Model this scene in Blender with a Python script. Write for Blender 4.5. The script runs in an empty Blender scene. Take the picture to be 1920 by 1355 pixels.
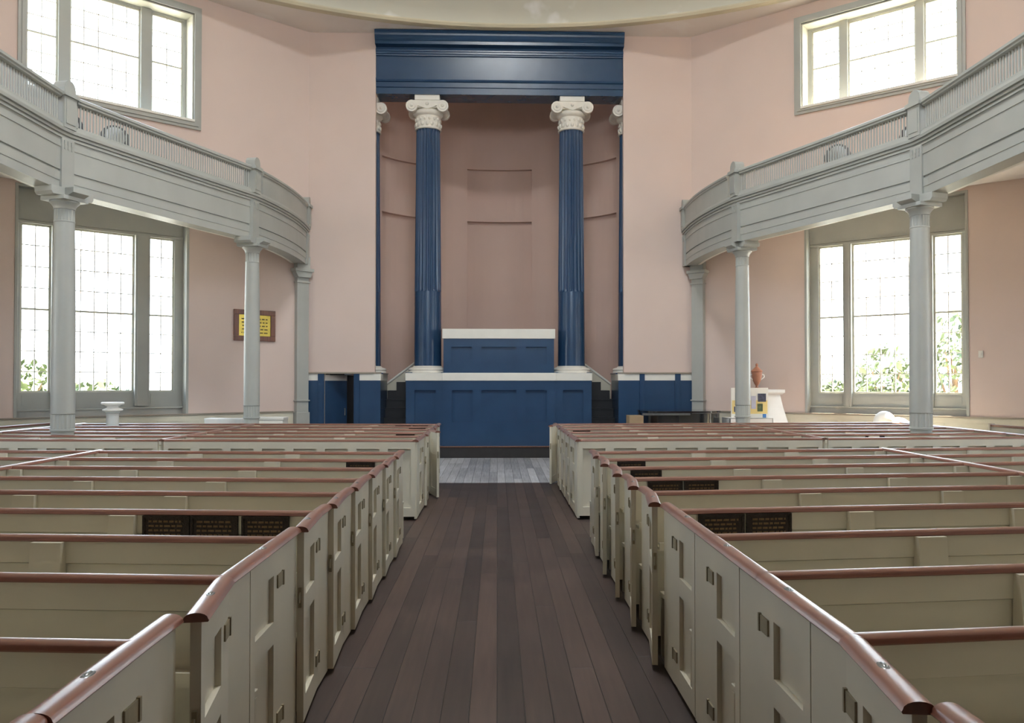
import bpy, bmesh, math, random
from mathutils import Vector, Matrix
R = math.radians
random.seed(7)
SC = bpy.context.scene
SKYL, WORLD, EXPO, SUN = 70.0, 10.0, 0.40, 140.0
COL = SC.collection

# ------------------------------------------------------------------ materials
def new_mat(name):
    m = bpy.data.materials.new(name); m.use_nodes = True
    nt = m.node_tree
    b = nt.nodes['Principled BSDF']
    return m, nt, b

def paint(name, col, rough=0.5, var=0.06, scale=3.0, bump=0.0, bscale=60, spec=0.5, coat=0.0, metallic=0.0):
    m, nt, b = new_mat(name)
    N, L = nt.nodes, nt.links
    tc = N.new('ShaderNodeTexCoord'); no = N.new('ShaderNodeTexNoise')
    no.inputs['Scale'].default_value = scale; no.inputs['Detail'].default_value = 5
    L.new(tc.outputs['Object'], no.inputs['Vector'])
    cr = N.new('ShaderNodeValToRGB')
    lo = [max(0, c*(1-var)) for c in col]; hi = [min(1, c*(1+var)) for c in col]
    cr.color_ramp.elements[0].color = (*lo, 1); cr.color_ramp.elements[1].color = (*hi, 1)
    cr.color_ramp.elements[0].position = .3; cr.color_ramp.elements[1].position = .7
    L.new(no.outputs['Fac'], cr.inputs['Fac']); L.new(cr.outputs['Color'], b.inputs['Base Color'])
    b.inputs['Roughness'].default_value = rough
    b.inputs['Metallic'].default_value = metallic
    b.inputs['Specular IOR Level'].default_value = spec
    b.inputs['Coat Weight'].default_value = coat
    if bump:
        n2 = N.new('ShaderNodeTexNoise'); n2.inputs['Scale'].default_value = bscale; n2.inputs['Detail'].default_value = 3
        L.new(tc.outputs['Object'], n2.inputs['Vector'])
        bp = N.new('ShaderNodeBump'); bp.inputs['Strength'].default_value = bump; bp.inputs['Distance'].default_value = .01
        L.new(n2.outputs['Fac'], bp.inputs['Height']); L.new(bp.outputs['Normal'], b.inputs['Normal'])
    return m

def wood(name, dark, light, rough=0.35, axis=0, coat=0.3):
    m, nt, b = new_mat(name)
    N, L = nt.nodes, nt.links
    tc = N.new('ShaderNodeTexCoord'); mp = N.new('ShaderNodeMapping')
    sc = [40, 40, 40]; sc[axis] = 2.0
    mp.inputs['Scale'].default_value = sc
    L.new(tc.outputs['Object'], mp.inputs['Vector'])
    no = N.new('ShaderNodeTexNoise'); no.inputs['Scale'].default_value = 1; no.inputs['Detail'].default_value = 6
    L.new(mp.outputs['Vector'], no.inputs['Vector'])
    cr = N.new('ShaderNodeValToRGB')
    cr.color_ramp.elements[0].color = (*dark, 1); cr.color_ramp.elements[1].color = (*light, 1)
    cr.color_ramp.elements[0].position = .3; cr.color_ramp.elements[1].position = .72
    L.new(no.outputs['Fac'], cr.inputs['Fac']); L.new(cr.outputs['Color'], b.inputs['Base Color'])
    b.inputs['Roughness'].default_value = rough; b.inputs['Coat Weight'].default_value = coat
    b.inputs['Coat Roughness'].default_value = .32
    return m

def floor_mat():
    m, nt, b = new_mat('floor boards')
    N, L = nt.nodes, nt.links
    tc = N.new('ShaderNodeTexCoord'); sp = N.new('ShaderNodeSeparateXYZ')
    L.new(tc.outputs['Object'], sp.inputs['Vector'])
    def M(op, a, bb=None):
        n = N.new('ShaderNodeMath'); n.operation = op
        for i, v in enumerate((a, bb)):
            if v is None: continue
            if isinstance(v, (int, float)): n.inputs[i].default_value = v
            else: L.new(v, n.inputs[i])
        return n.outputs[0]
    xs = M('DIVIDE', sp.outputs['X'], .148)
    idx = M('FLOOR', xs); fr = M('FRACT', xs)
    wn = N.new('ShaderNodeTexWhiteNoise'); wn.noise_dimensions = '1D'; L.new(idx, wn.inputs['W'])
    ys = M('ADD', M('DIVIDE', sp.outputs['Y'], 4.2), M('MULTIPLY', wn.outputs['Value'], 7.3))
    yf = M('FRACT', ys); yi = M('FLOOR', ys)
    wn2 = N.new('ShaderNodeTexWhiteNoise'); wn2.noise_dimensions = '2D'
    cb = N.new('ShaderNodeCombineXYZ'); L.new(idx, cb.inputs[0]); L.new(yi, cb.inputs[1]); L.new(cb.outputs[0], wn2.inputs['Vector'])
    gap = M('MINIMUM', M('MINIMUM', fr, M('SUBTRACT', 1.0, fr)), M('MULTIPLY', M('MINIMUM', yf, M('SUBTRACT', 1.0, yf)), 28.0))
    gm = N.new('ShaderNodeMapRange'); gm.inputs[1].default_value = .004; gm.inputs[2].default_value = .03
    L.new(gap, gm.inputs[0])
    mp = N.new('ShaderNodeMapping'); mp.inputs['Scale'].default_value = (30, 1.6, 10); L.new(tc.outputs['Object'], mp.inputs['Vector'])
    no = N.new('ShaderNodeTexNoise'); no.inputs['Scale'].default_value = 1; no.inputs['Detail'].default_value = 7; L.new(mp.outputs['Vector'], no.inputs['Vector'])
    big = N.new('ShaderNodeTexNoise'); big.inputs['Scale'].default_value = 1.1; big.inputs['Detail'].default_value = 6; L.new(tc.outputs['Object'], big.inputs['Vector'])
    t = M('ADD', M('MULTIPLY', wn2.outputs['Value'], .42), M('ADD', M('MULTIPLY', no.outputs['Fac'], .5), M('MULTIPLY', big.outputs['Fac'], .5)))
    cr = N.new('ShaderNodeValToRGB'); e = cr.color_ramp.elements
    e[0].position = .38; e[0].color = (.016, .0100, .0085, 1)
    e[1].position = 1.05; e[1].color = (.072, .045, .036, 1)
    k = cr.color_ramp.elements.new(.7); k.color = (.038, .0235, .0195, 1)
    L.new(t, cr.inputs['Fac'])
    mx = N.new('ShaderNodeMix'); mx.data_type = 'RGBA'
    mx.inputs[6].default_value = (.012, .009, .008, 1); L.new(cr.outputs['Color'], mx.inputs[7]); L.new(gm.outputs[0], mx.inputs[0])
    L.new(mx.outputs[2], b.inputs['Base Color'])
    rr = N.new('ShaderNodeMapRange'); rr.inputs[3].default_value = .38; rr.inputs[4].default_value = .62; L.new(big.outputs['Fac'], rr.inputs[0]); L.new(rr.outputs[0], b.inputs['Roughness'])
    bp = N.new('ShaderNodeBump'); bp.inputs['Strength'].default_value = .5; bp.inputs['Distance'].default_value = .006
    L.new(gm.outputs[0], bp.inputs['Height']); L.new(bp.outputs['Normal'], b.inputs['Normal'])
    return m

def lit_floor():
    m = floor_mat(); m.name = 'boards with painted light'  # same boards, colours lightened to carry the bright light on the open floor
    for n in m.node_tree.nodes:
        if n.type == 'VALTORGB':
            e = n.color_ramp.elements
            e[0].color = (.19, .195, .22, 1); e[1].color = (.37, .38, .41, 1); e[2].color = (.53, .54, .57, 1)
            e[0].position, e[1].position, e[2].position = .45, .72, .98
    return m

def glass_mat():
    m, nt, b = new_mat('window glass')
    N, L = nt.nodes, nt.links
    N.remove(b)
    tr = N.new('ShaderNodeBsdfTransparent'); gl = N.new('ShaderNodeBsdfGlossy'); mx = N.new('ShaderNodeMixShader')
    tr.inputs['Color'].default_value = (.97, .98, .98, 1); gl.inputs['Roughness'].default_value = .03
    mx.inputs[0].default_value = .06
    L.new(tr.outputs[0], mx.inputs[1]); L.new(gl.outputs[0], mx.inputs[2]); L.new(mx.outputs[0], N['Material Output'].inputs['Surface'])
    return m

def plaster_patch(name, a, c, rough=.8):
    m, nt, b = new_mat(name)
    N, L = nt.nodes, nt.links
    tc = N.new('ShaderNodeTexCoord'); no = N.new('ShaderNodeTexNoise'); no.inputs['Scale'].default_value = .55; no.inputs['Detail'].default_value = 4
    L.new(tc.outputs['Object'], no.inputs['Vector'])
    cr = N.new('ShaderNodeValToRGB'); e = cr.color_ramp.elements
    e[0].position = .60; e[0].color = (*a, 1); e[1].position = .64; e[1].color = (*c, 1)
    L.new(no.outputs['Fac'], cr.inputs['Fac']); L.new(cr.outputs['Color'], b.inputs['Base Color'])
    b.inputs['Roughness'].default_value = rough
    return m

M = {}
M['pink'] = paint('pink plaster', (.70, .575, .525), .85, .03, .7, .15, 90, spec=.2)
M['apse'] = paint('shade tinted apse plaster', (.66, .49, .425), .85, .03, .7, .15, 90, spec=.2)  # wall plaster tinted darker, with the shade of the apse in its colour
M['ceil'] = plaster_patch('ceiling plaster', (.80, .76, .73), (.84, .82, .80))
M['domecol'] = plaster_patch('dome plaster', (.64, .63, .55), (.82, .81, .79))
M['ring'] = paint('cornice ring paint', (.62, .57, .43), .6, .1, .8)
M['trim'] = paint('grey green trim paint', (.385, .395, .37), .42, .05, 2.0)
M['trimwarm'] = paint('sash paint', (.56, .55, .47), .42, .05, 2.0)
M['cream'] = paint('cream pew paint', (.60, .565, .465), .38, .05, 2.5)
M['dado'] = paint('cream dado paint', (.66, .62, .50), .45, .05, 2.0)
M['white'] = paint('white paint', (.80, .78, .72), .45, .03, 3.0)
M['capital'] = paint('capital paint', (.80, .77, .70), .55, .05, 6.0, .2, 40)
M['blue'] = paint('dark blue paint', (.019, .056, .128), .26, .08, 2.0, spec=.5)
M['black'] = paint('black stair paint', (.012, .012, .014), .45, .2, 3.0)
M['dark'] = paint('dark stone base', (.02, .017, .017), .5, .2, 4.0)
M['cap'] = wood('mahogany rail', (.135, .050, .032), (.22, .088, .057), .32, 0, .8)
M['capy'] = wood('mahogany rail lengthwise', (.135, .050, .032), (.22, .088, .057), .32, 1, .8)
M['floor'] = floor_mat()
M['glass'] = glass_mat()
M['bronze'] = paint('bronze plaque', (.030, .021, .016), .35, .3, 30, .6, 120, metallic=.6)
M['bronzetext'] = paint('raised bronze lettering', (.16, .10, .05), .35, .2, 30, metallic=.7)
M['hinge'] = paint('old brass hinge', (.27, .23, .15), .5, .15, 20, metallic=.2)
M['plate'] = paint('pewter number plate', (.25, .26, .26), .3, .1, 20, metallic=.8)
M['frame'] = wood('red brown frame', (.10, .03, .015), (.19, .07, .035), .35, 2, .3)
M['brass'] = paint('polished brass plate', (.58, .46, .10), .28, .12, 8, metallic=.75)
M['ink'] = paint('dark engraved ink', (.08, .06, .02), .6, .1, 10)
M['terra'] = paint('terracotta', (.38, .165, .10), .6, .12, 9)
M['piano'] = paint('black lacquer', (.010, .010, .012), .12, .1, 2.0, coat=.6)
M['box'] = paint('tan cardboard', (.34, .24, .14), .7, .08, 6)
M['paper'] = paint('white paper', (.82, .82, .80), .7, .03, 8)
M['yellow'] = paint('yellow board', (.78, .62, .26), .7, .06, 6)
M['photo'] = paint('dark photo print', (.045, .05, .09), .4, .6, 25)
M['photog'] = paint('green photo print', (.07, .10, .045), .4, .6, 25)
M['photob'] = paint('blue sticker', (.03, .14, .40), .4, .1, 10)
M['photol'] = paint('lavender print', (.50, .50, .62), .5, .1, 10)
M['plaster'] = paint('white plaster cast', (.84, .83, .80), .6, .03, 4)
M['stone'] = paint('pale stone', (.60, .62, .62), .6, .06, 6)
M['lamp'] = paint('dark lamp shell', (.05, .055, .065), .4, .1, 6)
M['lens'] = paint('pale lens', (.75, .78, .80), .25, .05, 6)
M['grass'] = paint('outdoor ground', (.36, .34, .28), .9, .25, 1.5)
M['leaf'] = paint('shrub leaves', (.055, .085, .035), .7, .4, 3)
M['bark'] = paint('shrub bark', (.15, .11, .07), .8, .2, 6)
M['stucco'] = paint('pale stucco', (.80, .78, .74), .8, .05, 2)
M['darkpane'] = paint('grey window pane', (.16, .17, .18), .3, .1, 4)
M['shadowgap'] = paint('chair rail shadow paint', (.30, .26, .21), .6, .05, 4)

# ------------------------------------------------------------------ mesh builder
class MB:
    def __init__(s): s.bm = bmesh.new(); s.mi = 0
    def _faces(s, vs, fs):
        bv = [s.bm.verts.new(v) for v in vs]
        for f in fs:
            try:
                fc = s.bm.faces.new([bv[i] for i in f]); fc.material_index = s.mi
            except ValueError: pass
        return bv
    def hexa(s, p):  # 8 corners: bottom 4 ccw, top 4
        s._faces(p, [(3, 2, 1, 0), (4, 5, 6, 7), (0, 1, 5, 4), (1, 2, 6, 5), (2, 3, 7, 6), (3, 0, 4, 7)]); return s
    def box(s, x0, x1, y0, y1, z0, z1):
        return s.hexa([(x0, y0, z0), (x1, y0, z0), (x1, y1, z0), (x0, y1, z0), (x0, y0, z1), (x1, y0, z1), (x1, y1, z1), (x0, y1, z1)])
    def obox(s, P, D, N, a0, a1, n0, n1, z0, z1):  # box along direction D, thickness along N
        q = lambda a, n, z: (P[0]+D[0]*a+N[0]*n, P[1]+D[1]*a+N[1]*n, z)
        return s.hexa([q(a0, n0, z0), q(a1, n0, z0), q(a1, n1, z0), q(a0, n1, z0), q(a0, n0, z1), q(a1, n0, z1), q(a1, n1, z1), q(a0, n1, z1)])
    def prism(s, poly, z0, z1):
        n = len(poly)
        vs = [(x, y, z0) for x, y in poly]+[(x, y, z1) for x, y in poly]
        s._faces(vs, [tuple(range(n))[::-1], tuple(range(n, 2*n))]+[(i, (i+1) % n, n+(i+1) % n, n+i) for i in range(n)]); return s
    def extrude(s, poly, fn0, fn1):  # poly of (a,b); fn maps (a,b)->xyz
        n = len(poly)
        vs = [fn0(*p) for p in poly]+[fn1(*p) for p in poly]
        s._faces(vs, [tuple(range(n))[::-1], tuple(range(n, 2*n))]+[(i, (i+1) % n, n+(i+1) % n, n+i) for i in range(n)]); return s
    def lathe(s, prof, c=(0, 0), seg=24, fn=None, a0=0, a1=2*math.pi, closed=True):
        full = closed
        vs = []; k = len(prof); nn = seg if full else seg+1
        for i in range(nn):
            a = a0+(a1-a0)*i/seg
            for r, z in prof:
                rr = r if fn is None else fn(r, z, a)
                vs.append((c[0]+rr*math.cos(a), c[1]+rr*math.sin(a), z))
        fs = []
        for i in range(seg):
            j = (i+1) % nn
            for q in range(k-1): fs.append((i*k+q, j*k+q, j*k+q+1, i*k+q+1))
        s._faces(vs, fs)
        return s
    def sweep(s, prof, path, closed=True):  # prof (offset,z), path list of (x,y); offset along right-hand normal
        n = len(path); k = len(prof); vs = []
        for i, (x, y) in enumerate(path):
            def nrm(a, b):
                dx, dy = b[0]-a[0], b[1]-a[1]; l = math.hypot(dx, dy); return (dy/l, -dx/l)
            if i == 0: m = nrm(path[0], path[1])
            elif i == n-1: m = nrm(path[-2], path[-1])
            else:
                a, b = nrm(path[i-1], path[i]), nrm(path[i], path[i+1]); mx, my = a[0]+b[0], a[1]+b[1]
                l = math.hypot(mx, my); mx, my = mx/l, my/l; d = max(.4, mx*a[0]+my*a[1]); m = (mx/d, my/d)
            for o, z in prof: vs.append((x+m[0]*o, y+m[1]*o, z))
        fs = []
        kk = k if closed else k-1
        for i in range(n-1):
            for q in range(kk): fs.append((i*k+q, (i+1)*k+q, (i+1)*k+(q+1) % k, i*k+(q+1) % k))
        if closed: fs += [tuple(range(k)), tuple(range((n-1)*k, n*k))[::-1]]
        s._faces(vs, fs); return s
    def tube(s, p, q, r, seg=8, r2=None):
        p, q = Vector(p), Vector(q); r2 = r if r2 is None else r2
        d = (q-p).normalized(); a = d.orthogonal().normalized(); b = d.cross(a)
        vs = []
        for c, rr in ((p, r), (q, r2)):
            for i in range(seg):
                t = 2*math.pi*i/seg; vs.append(tuple(c+a*rr*math.cos(t)+b*rr*math.sin(t)))
        s._faces(vs, [tuple(range(seg))[::-1], tuple(range(seg, 2*seg))]+[(i, (i+1) % seg, seg+(i+1) % seg, seg+i) for i in range(seg)]); return s
    def ball(s, c, rx, ry, rz, seg=20, rings=12, half=False):
        prof = []
        for i in range(rings+1):
            t = -math.pi/2+math.pi*i/rings if not half else math.pi/2*i/rings
            prof.append((math.cos(t), math.sin(t)))
        vs = []; k = len(prof)
        for i in range(seg):
            a = 2*math.pi*i/seg
            for r, z in prof: vs.append((c[0]+rx*max(r, 1e-4)*math.cos(a), c[1]+ry*max(r, 1e-4)*math.sin(a), c[2]+rz*z))
        fs = []
        for i in range(seg):
            j = (i+1) % seg
            for q in range(k-1): fs.append((i*k+q, j*k+q, j*k+q+1, i*k+q+1))
        if half: fs.append(tuple(i*k for i in range(seg))[::-1])
        s._faces(vs, fs); return s
    def mesh(s, name, mats, smooth=False, bevel=0.0, recalc=True, weld=False):
        if weld: bmesh.ops.remove_doubles(s.bm, verts=s.bm.verts, dist=1e-4)
        if recalc: bmesh.ops.recalc_face_normals(s.bm, faces=s.bm.faces)
        if bevel:
            ed = [e for e in s.bm.edges if len(e.link_faces) == 2 and e.calc_face_angle(0) > .6]
            bmesh.ops.bevel(s.bm, geom=ed, offset=bevel, segments=2, profile=.5, affect='EDGES', clamp_overlap=True)
        me = bpy.data.meshes.new(name); s.bm.to_mesh(me); s.bm.free()
        for m in (mats if isinstance(mats, (list, tuple)) else [mats]): me.materials.append(m)
        if smooth:
            for p in me.polygons: p.use_smooth = True
            try: me.set_sharp_from_angle(angle=R(38))
            except Exception: pass
        return me

def link(name, me, parent=None, loc=None, rz=0.0):
    o = bpy.data.objects.new(name, me); COL.objects.link(o)
    if loc is not None: o.location = loc
    o.rotation_euler = (0, 0, rz)
    if parent is not None: o.parent = parent
    return o

def to_local(o_root, mb):  # world-coordinate builder -> local to root (translation + z rotation)
    mtx = (Matrix.Translation(o_root.location) @ Matrix.Rotation(o_root.rotation_euler.z, 4, 'Z')).inverted()
    bmesh.ops.transform(mb.bm, matrix=mtx, verts=mb.bm.verts)

def part(name, mb, mat, parent, smooth=False, bevel=0.0, recalc=True, root=None, weld=False, label=None):
    """mesh given in world coordinates, child of a thing (or of a part of it, then root = the thing)"""
    to_local(root or parent, mb)
    o = link(name, mb.mesh(name, mat, smooth, bevel, recalc, weld), parent)
    if label: o['label'] = label
    return o

def tag(o, label=None, cat=None, group=None, kind=None):
    if label: o['label'] = label
    if cat: o['category'] = cat
    if group: o['group'] = group
    if kind: o['kind'] = kind
    return o

def thing(name, loc, label, cat, group=None, rz=0.0, kind=None):
    o = link(name, None, None, loc, rz); o.empty_display_size = .2
    return tag(o, label, cat, group, kind)

def single(name, mb, mat, loc, label, cat, group=None, smooth=False, bevel=0.0, weld=False):
    e = bpy.data.objects.new(name, None); e.location = loc
    to_local(e, mb); bpy.data.objects.remove(e)
    o = link(name, mb.mesh(name, mat, smooth, bevel, weld=weld), None, loc)
    return tag(o, label, cat, group)

def struct(name, mb, mat, parent=None, smooth=False, bevel=0.0, recalc=True, weld=False):
    o = link(name, mb.mesh(name, mat, smooth, bevel, recalc, weld), parent)
    if parent is None: o['kind'] = 'structure'
    return o

# ------------------------------------------------------------------ the octagonal shell
FY = 19.2                       # face of the chancel wall
CLX, CRX = -4.361, 4.56         # its two corners
ZC = 9.85
T_ = .5
k_ = math.hypot(1, .86)
DL, DR = (-1/k_, -.86/k_), (1/k_, -.86/k_)
NL, NR = (-.86/k_, 1/k_), (.86/k_, 1/k_)     # pointing out of the room
OB = 9.0
PL, PR = (CLX, FY), (CRX, FY)
EL = (CLX+DL[0]*OB, FY+DL[1]*OB); ER = (CRX+DR[0]*OB, FY+DR[1]*OB)
SB = 2.1                        # side walls end
BL, BR = (EL[0], SB), (ER[0], SB)
KL, KR = (-4.4, -3.75), (4.55, -3.75)

def wall(name, P, D, N, length, holes, z1=ZC+.25, mat='pink', s0=0.0):
    ss = sorted({s0, length}|{h[0] for h in holes}|{h[1] for h in holes})
    zz = sorted({-.1, z1}|{h[2] for h in holes}|{h[3] for h in holes})
    mb = MB()
    for a, b in zip(ss, ss[1:]):
        run = None
        for c, d in zip(zz, zz[1:]):
            solid = not any(h[0] <= a+1e-6 and b <= h[1]+1e-6 and h[2] <= c+1e-6 and d <= h[3]+1e-6 for h in holes)
            if solid: run = (run[0], d) if run else (c, d)
            if (not solid or d == zz[-1]) and run:
                mb.obox(P, D, N, a, b, 0, T_, run[0], run[1]); run = None
    return struct(name, mb, M[mat])

LOWL = (2.73, 5.88, 1.08, 5.40); LOWR = (2.66, 5.80, 1.08, 5.40)
UPL = (2.66, 5.74, 7.20, 9.46); UPR = (2.62, 5.66, 7.62, 9.44)
wall('wall_left_oblique', PL, DL, NL, OB, [LOWL, UPL])
wall('wall_right_oblique', PR, DR, NR, OB, [LOWR, UPR])
def unit(a, b):
    l = math.hypot(b[0]-a[0], b[1]-a[1]); return ((b[0]-a[0])/l, (b[1]-a[1])/l), l
dsl, lsl = unit(EL, BL); dsr, lsr = unit(ER, BR)
SIDEH = [(4.0, 7.2, 1.5, 4.8), (4.0, 7.2, 7.2, 9.4)]
wall('wall_left', EL, dsl, (-1, 0), lsl, SIDEH)
wall('wall_right', ER, dsr, (1, 0), lsr, SIDEH)
dbl, lbl = unit(BL, KL); dbr, lbr = unit(BR, KR)
BACKH = []
NBL = (-abs(dbl[1]), -abs(dbl[0])); NBR = (abs(dbr[1]), -abs(dbr[0]))
wall('wall_left_back', BL, dbl, NBL, lbl, BACKH)
wall('wall_right_back', BR, dbr, NBR, lbr, BACKH)
REARH = [(.5, 8.45, 6.6, 9.75)]
wall('wall_back', (KL[0], KL[1]), (1, 0), (0, -1), KR[0]-KL[0], REARH)

# chancel wall: two piers and the lintel hidden over the entablature
OL, OR_ = -2.826, 2.953          # opening
DOORX0, DOORX1, DOORZ = -3.98, -3.30, 1.93
mb = MB()
mb.box(CLX-.35, DOORX0, FY, FY+.14, -.1, ZC+.25)
mb.box(DOORX0, DOORX1, FY, FY+.14, DOORZ, ZC+.25)
mb.box(DOORX1, OL, FY, FY+.14, -.1, ZC+.25)
mb.box(OR_, CRX+.35, FY, FY+.14, -.1, ZC+.25)
mb.box(OL, OR_, FY+.7, FY+.84, 9.5, ZC+.25)
struct('wall_chancel', mb, M['pink'])
# room behind the little open door
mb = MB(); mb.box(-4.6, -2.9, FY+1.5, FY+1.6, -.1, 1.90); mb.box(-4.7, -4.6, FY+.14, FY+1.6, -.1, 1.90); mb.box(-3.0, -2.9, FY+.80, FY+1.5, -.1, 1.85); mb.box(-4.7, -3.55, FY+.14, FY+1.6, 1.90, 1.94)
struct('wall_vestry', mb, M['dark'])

# floor + ceiling
mb = MB()
poly = [EL, BL, KL, KR, BR, ER, (CRX, FY), (CRX, FY+3.5), (CLX, FY+3.5), (CLX, FY)]
mb.prism(poly, -.1, 0); struct('floor', mb, M['floor'])
mb = MB(); mb.box(-3.2, 3.2, 14.32, 18.95, -.02, .004); struct('floor_light_patch', mb, lit_floor())  # pool of light before the pulpit, painted as a paler floor colour

CC = (.25, 7.7); RO, RI = 11.33, 11.02
def oct_ray(a):
    pts = [PL, EL, BL, KL, KR, BR, ER, PR]
    d = (math.cos(a), math.sin(a)); best = None
    for p, q in zip(pts, pts[1:]+pts[:1]):
        ex, ey = q[0]-p[0], q[1]-p[1]; den = d[0]*ey-d[1]*ex
        if abs(den) < 1e-9: continue
        t = ((p[0]-CC[0])*ey-(p[1]-CC[1])*ex)/den; u = ((p[0]-CC[0])*d[1]-(p[1]-CC[1])*d[0])/den
        if t > 0 and -1e-6 <= u <= 1+1e-6 and (best is None or t < best): best = t
    return best
mb = MB(); n = 192; vs = []
for i in range(n):
    a = 2*math.pi*i/n; ro = oct_ray(a)+.3
    for r, z in ((RI+.05, ZC), (max(ro, RI+.1), ZC), (max(ro, RI+.1), ZC+.2), (RI+.05, ZC+.2)):
        vs.append((CC[0]+r*math.cos(a), CC[1]+r*math.sin(a), z))
fs = []
for i in range(n):
    j = (i+1) % n
    for q in range(4): fs.append((i*4+q, j*4+q, j*4+(q+1) % 4, i*4+(q+1) % 4))
mb._faces(vs, fs); struct('ceiling', mb, M['ceil'])
mb = MB()
mb.lathe([(RI-.02, ZC+.02), (RI+.015, ZC-.03), (RI+.05, ZC-.035), (RI+.07, ZC-.01), (RI+.10, ZC-.025), (RI+.16, ZC-.03), (RI+.19, ZC-.005), (RI+.24, ZC-.012), (RI+.25, ZC+.05), (RI-.02, ZC+.05), (RI-.02, ZC+.02)], CC, 160)
struct('trim_1', mb, M['ring'], smooth=True)
mb = MB()
prof = [(RI+.02, ZC+.02), (RI, ZC+.18), (RI-.12, ZC+.3), (RI-.3, ZC+.5)]
OCR, ZO = 1.45, 14.2
for i in range(1, 15):
    r = (RI-.3)+(OCR-RI+.3)*i/14; u = 1-max(0, (r-OCR)/(RI-.3-OCR))**2.2
    prof.append((r, ZC+.5+(ZO-ZC-.5)*u))
mb.lathe(prof, CC, 128); struct('ceiling_dome', mb, M['domecol'], smooth=True)
# glazed skylight in the crown of the dome
mb = MB(); mb.lathe([(OCR-.02, ZO-.02), (OCR+.08, ZO-.05), (OCR+.10, ZO+.02), (OCR, ZO+.35), (OCR-.06, ZO+.35), (OCR-.05, ZO), (OCR-.02, ZO-.02)], CC, 64)
sk = struct('window_skylight', mb, M['trim'], smooth=True)
m, nt_, b_ = new_mat('lit skylight glass'); b_.inputs['Emission Color'].default_value = (.93, .97, 1.0, 1); b_.inputs['Emission Strength'].default_value = SKYL; b_.inputs['Base Color'].default_value = (.8, .8, .8, 1)
mb = MB(); mb.lathe([(.001, ZO+.30), (OCR-.05, ZO+.30)], CC, 48); struct('pane', mb, m, parent=sk)
mb = MB()
for i in range(8):
    a = math.pi*i/8; mb.obox(CC, (math.cos(a), math.sin(a)), (-math.sin(a), math.cos(a)), -OCR+.03, OCR-.03, -.02, .02, ZO+.22, ZO+.28)
struct('glazing_bars', mb, M['white'], parent=sk)

# dado and chair rail on the oblique walls
def dado(nm, P, D, N, spans, length):
    mb = MB()
    for a, b in spans: mb.obox(P, D, N, a, b, -.03, .0, 0, 1.055)
    o = struct(nm, mb, M['dado'], bevel=.004)
    mb = MB()
    for a, b in spans:
        mb.obox(P, D, N, a, b, -.055, 0, 1.055, 1.085)
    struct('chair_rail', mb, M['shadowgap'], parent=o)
    mb = MB()
    for a, b in spans:
        s = a+.1
        while s < b-.3:
            e = min(s+.85, b-.1); mb.obox(P, D, N, s, e, -.04, -.03, .2, .95); s = e+.16
    struct('raised_panel', mb, M['dado'], parent=o, bevel=.004)
    mb = MB(); mb.obox(P, D, N, spans[0][0], spans[-1][1], -.05, -.03, 0, .14); struct('skirting', mb, M['dado'], parent=o)
dado('trim_2', PL, DL, NL, [(.38, OB)], OB)
dado('trim_3', PR, DR, NR, [(.38, OB)], OB)

# ------------------------------------------------------------------ windows
wn = [0]
def window_root(P, D, s0):
    wn[0] += 1
    o = link('window_%d' % wn[0], None, None, (P[0]+D[0]*s0, P[1]+D[1]*s0, 0)); o['kind'] = 'structure'; return o
def sash(root, P, D, N, a0, a1, z0, z1, zm, inset, cols, rows):
    f = .035
    mb = MB(); n0, n1 = inset-.02, inset+.03
    for (c0, c1) in ((z0, zm-.018), (zm+.018, z1)):
        mb.obox(P, D, N, a0, a0+f, n0, n1, c0, c1); mb.obox(P, D, N, a1-f, a1, n0, n1, c0, c1)
    mb.obox(P, D, N, a0, a1, n0, n1, z0, z0+f); mb.obox(P, D, N, a0, a1, n0, n1, z1-f, z1); mb.obox(P, D, N, a0, a1, n0, n1, zm-.018, zm+.018)
    s = part('sash', mb, M['trimwarm'], root)
    mb = MB()
    for i in range(1, cols):
        c = a0+(a1-a0)*i/cols; mb.obox(P, D, N, c-.009, c+.009, n0+.01, n1-.01, z0+.02, z1-.02)
    for (c0, c1) in ((z0, zm), (zm, z1)):
        for i in range(1, rows):
            c = c0+(c1-c0)*i/rows; mb.obox(P, D, N, a0+.02, a1-.02, n0+.01, n1-.01, c-.009, c+.009)
    part('glazing_bars', mb, M['white'], s, root=root)
    mb = MB(); mb.obox(P, D, N, a0+.01, a1-.01, inset+.002, inset+.008, z0+.01, z1-.01)
    part('pane', mb, M['glass'], s, root=root)

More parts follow.
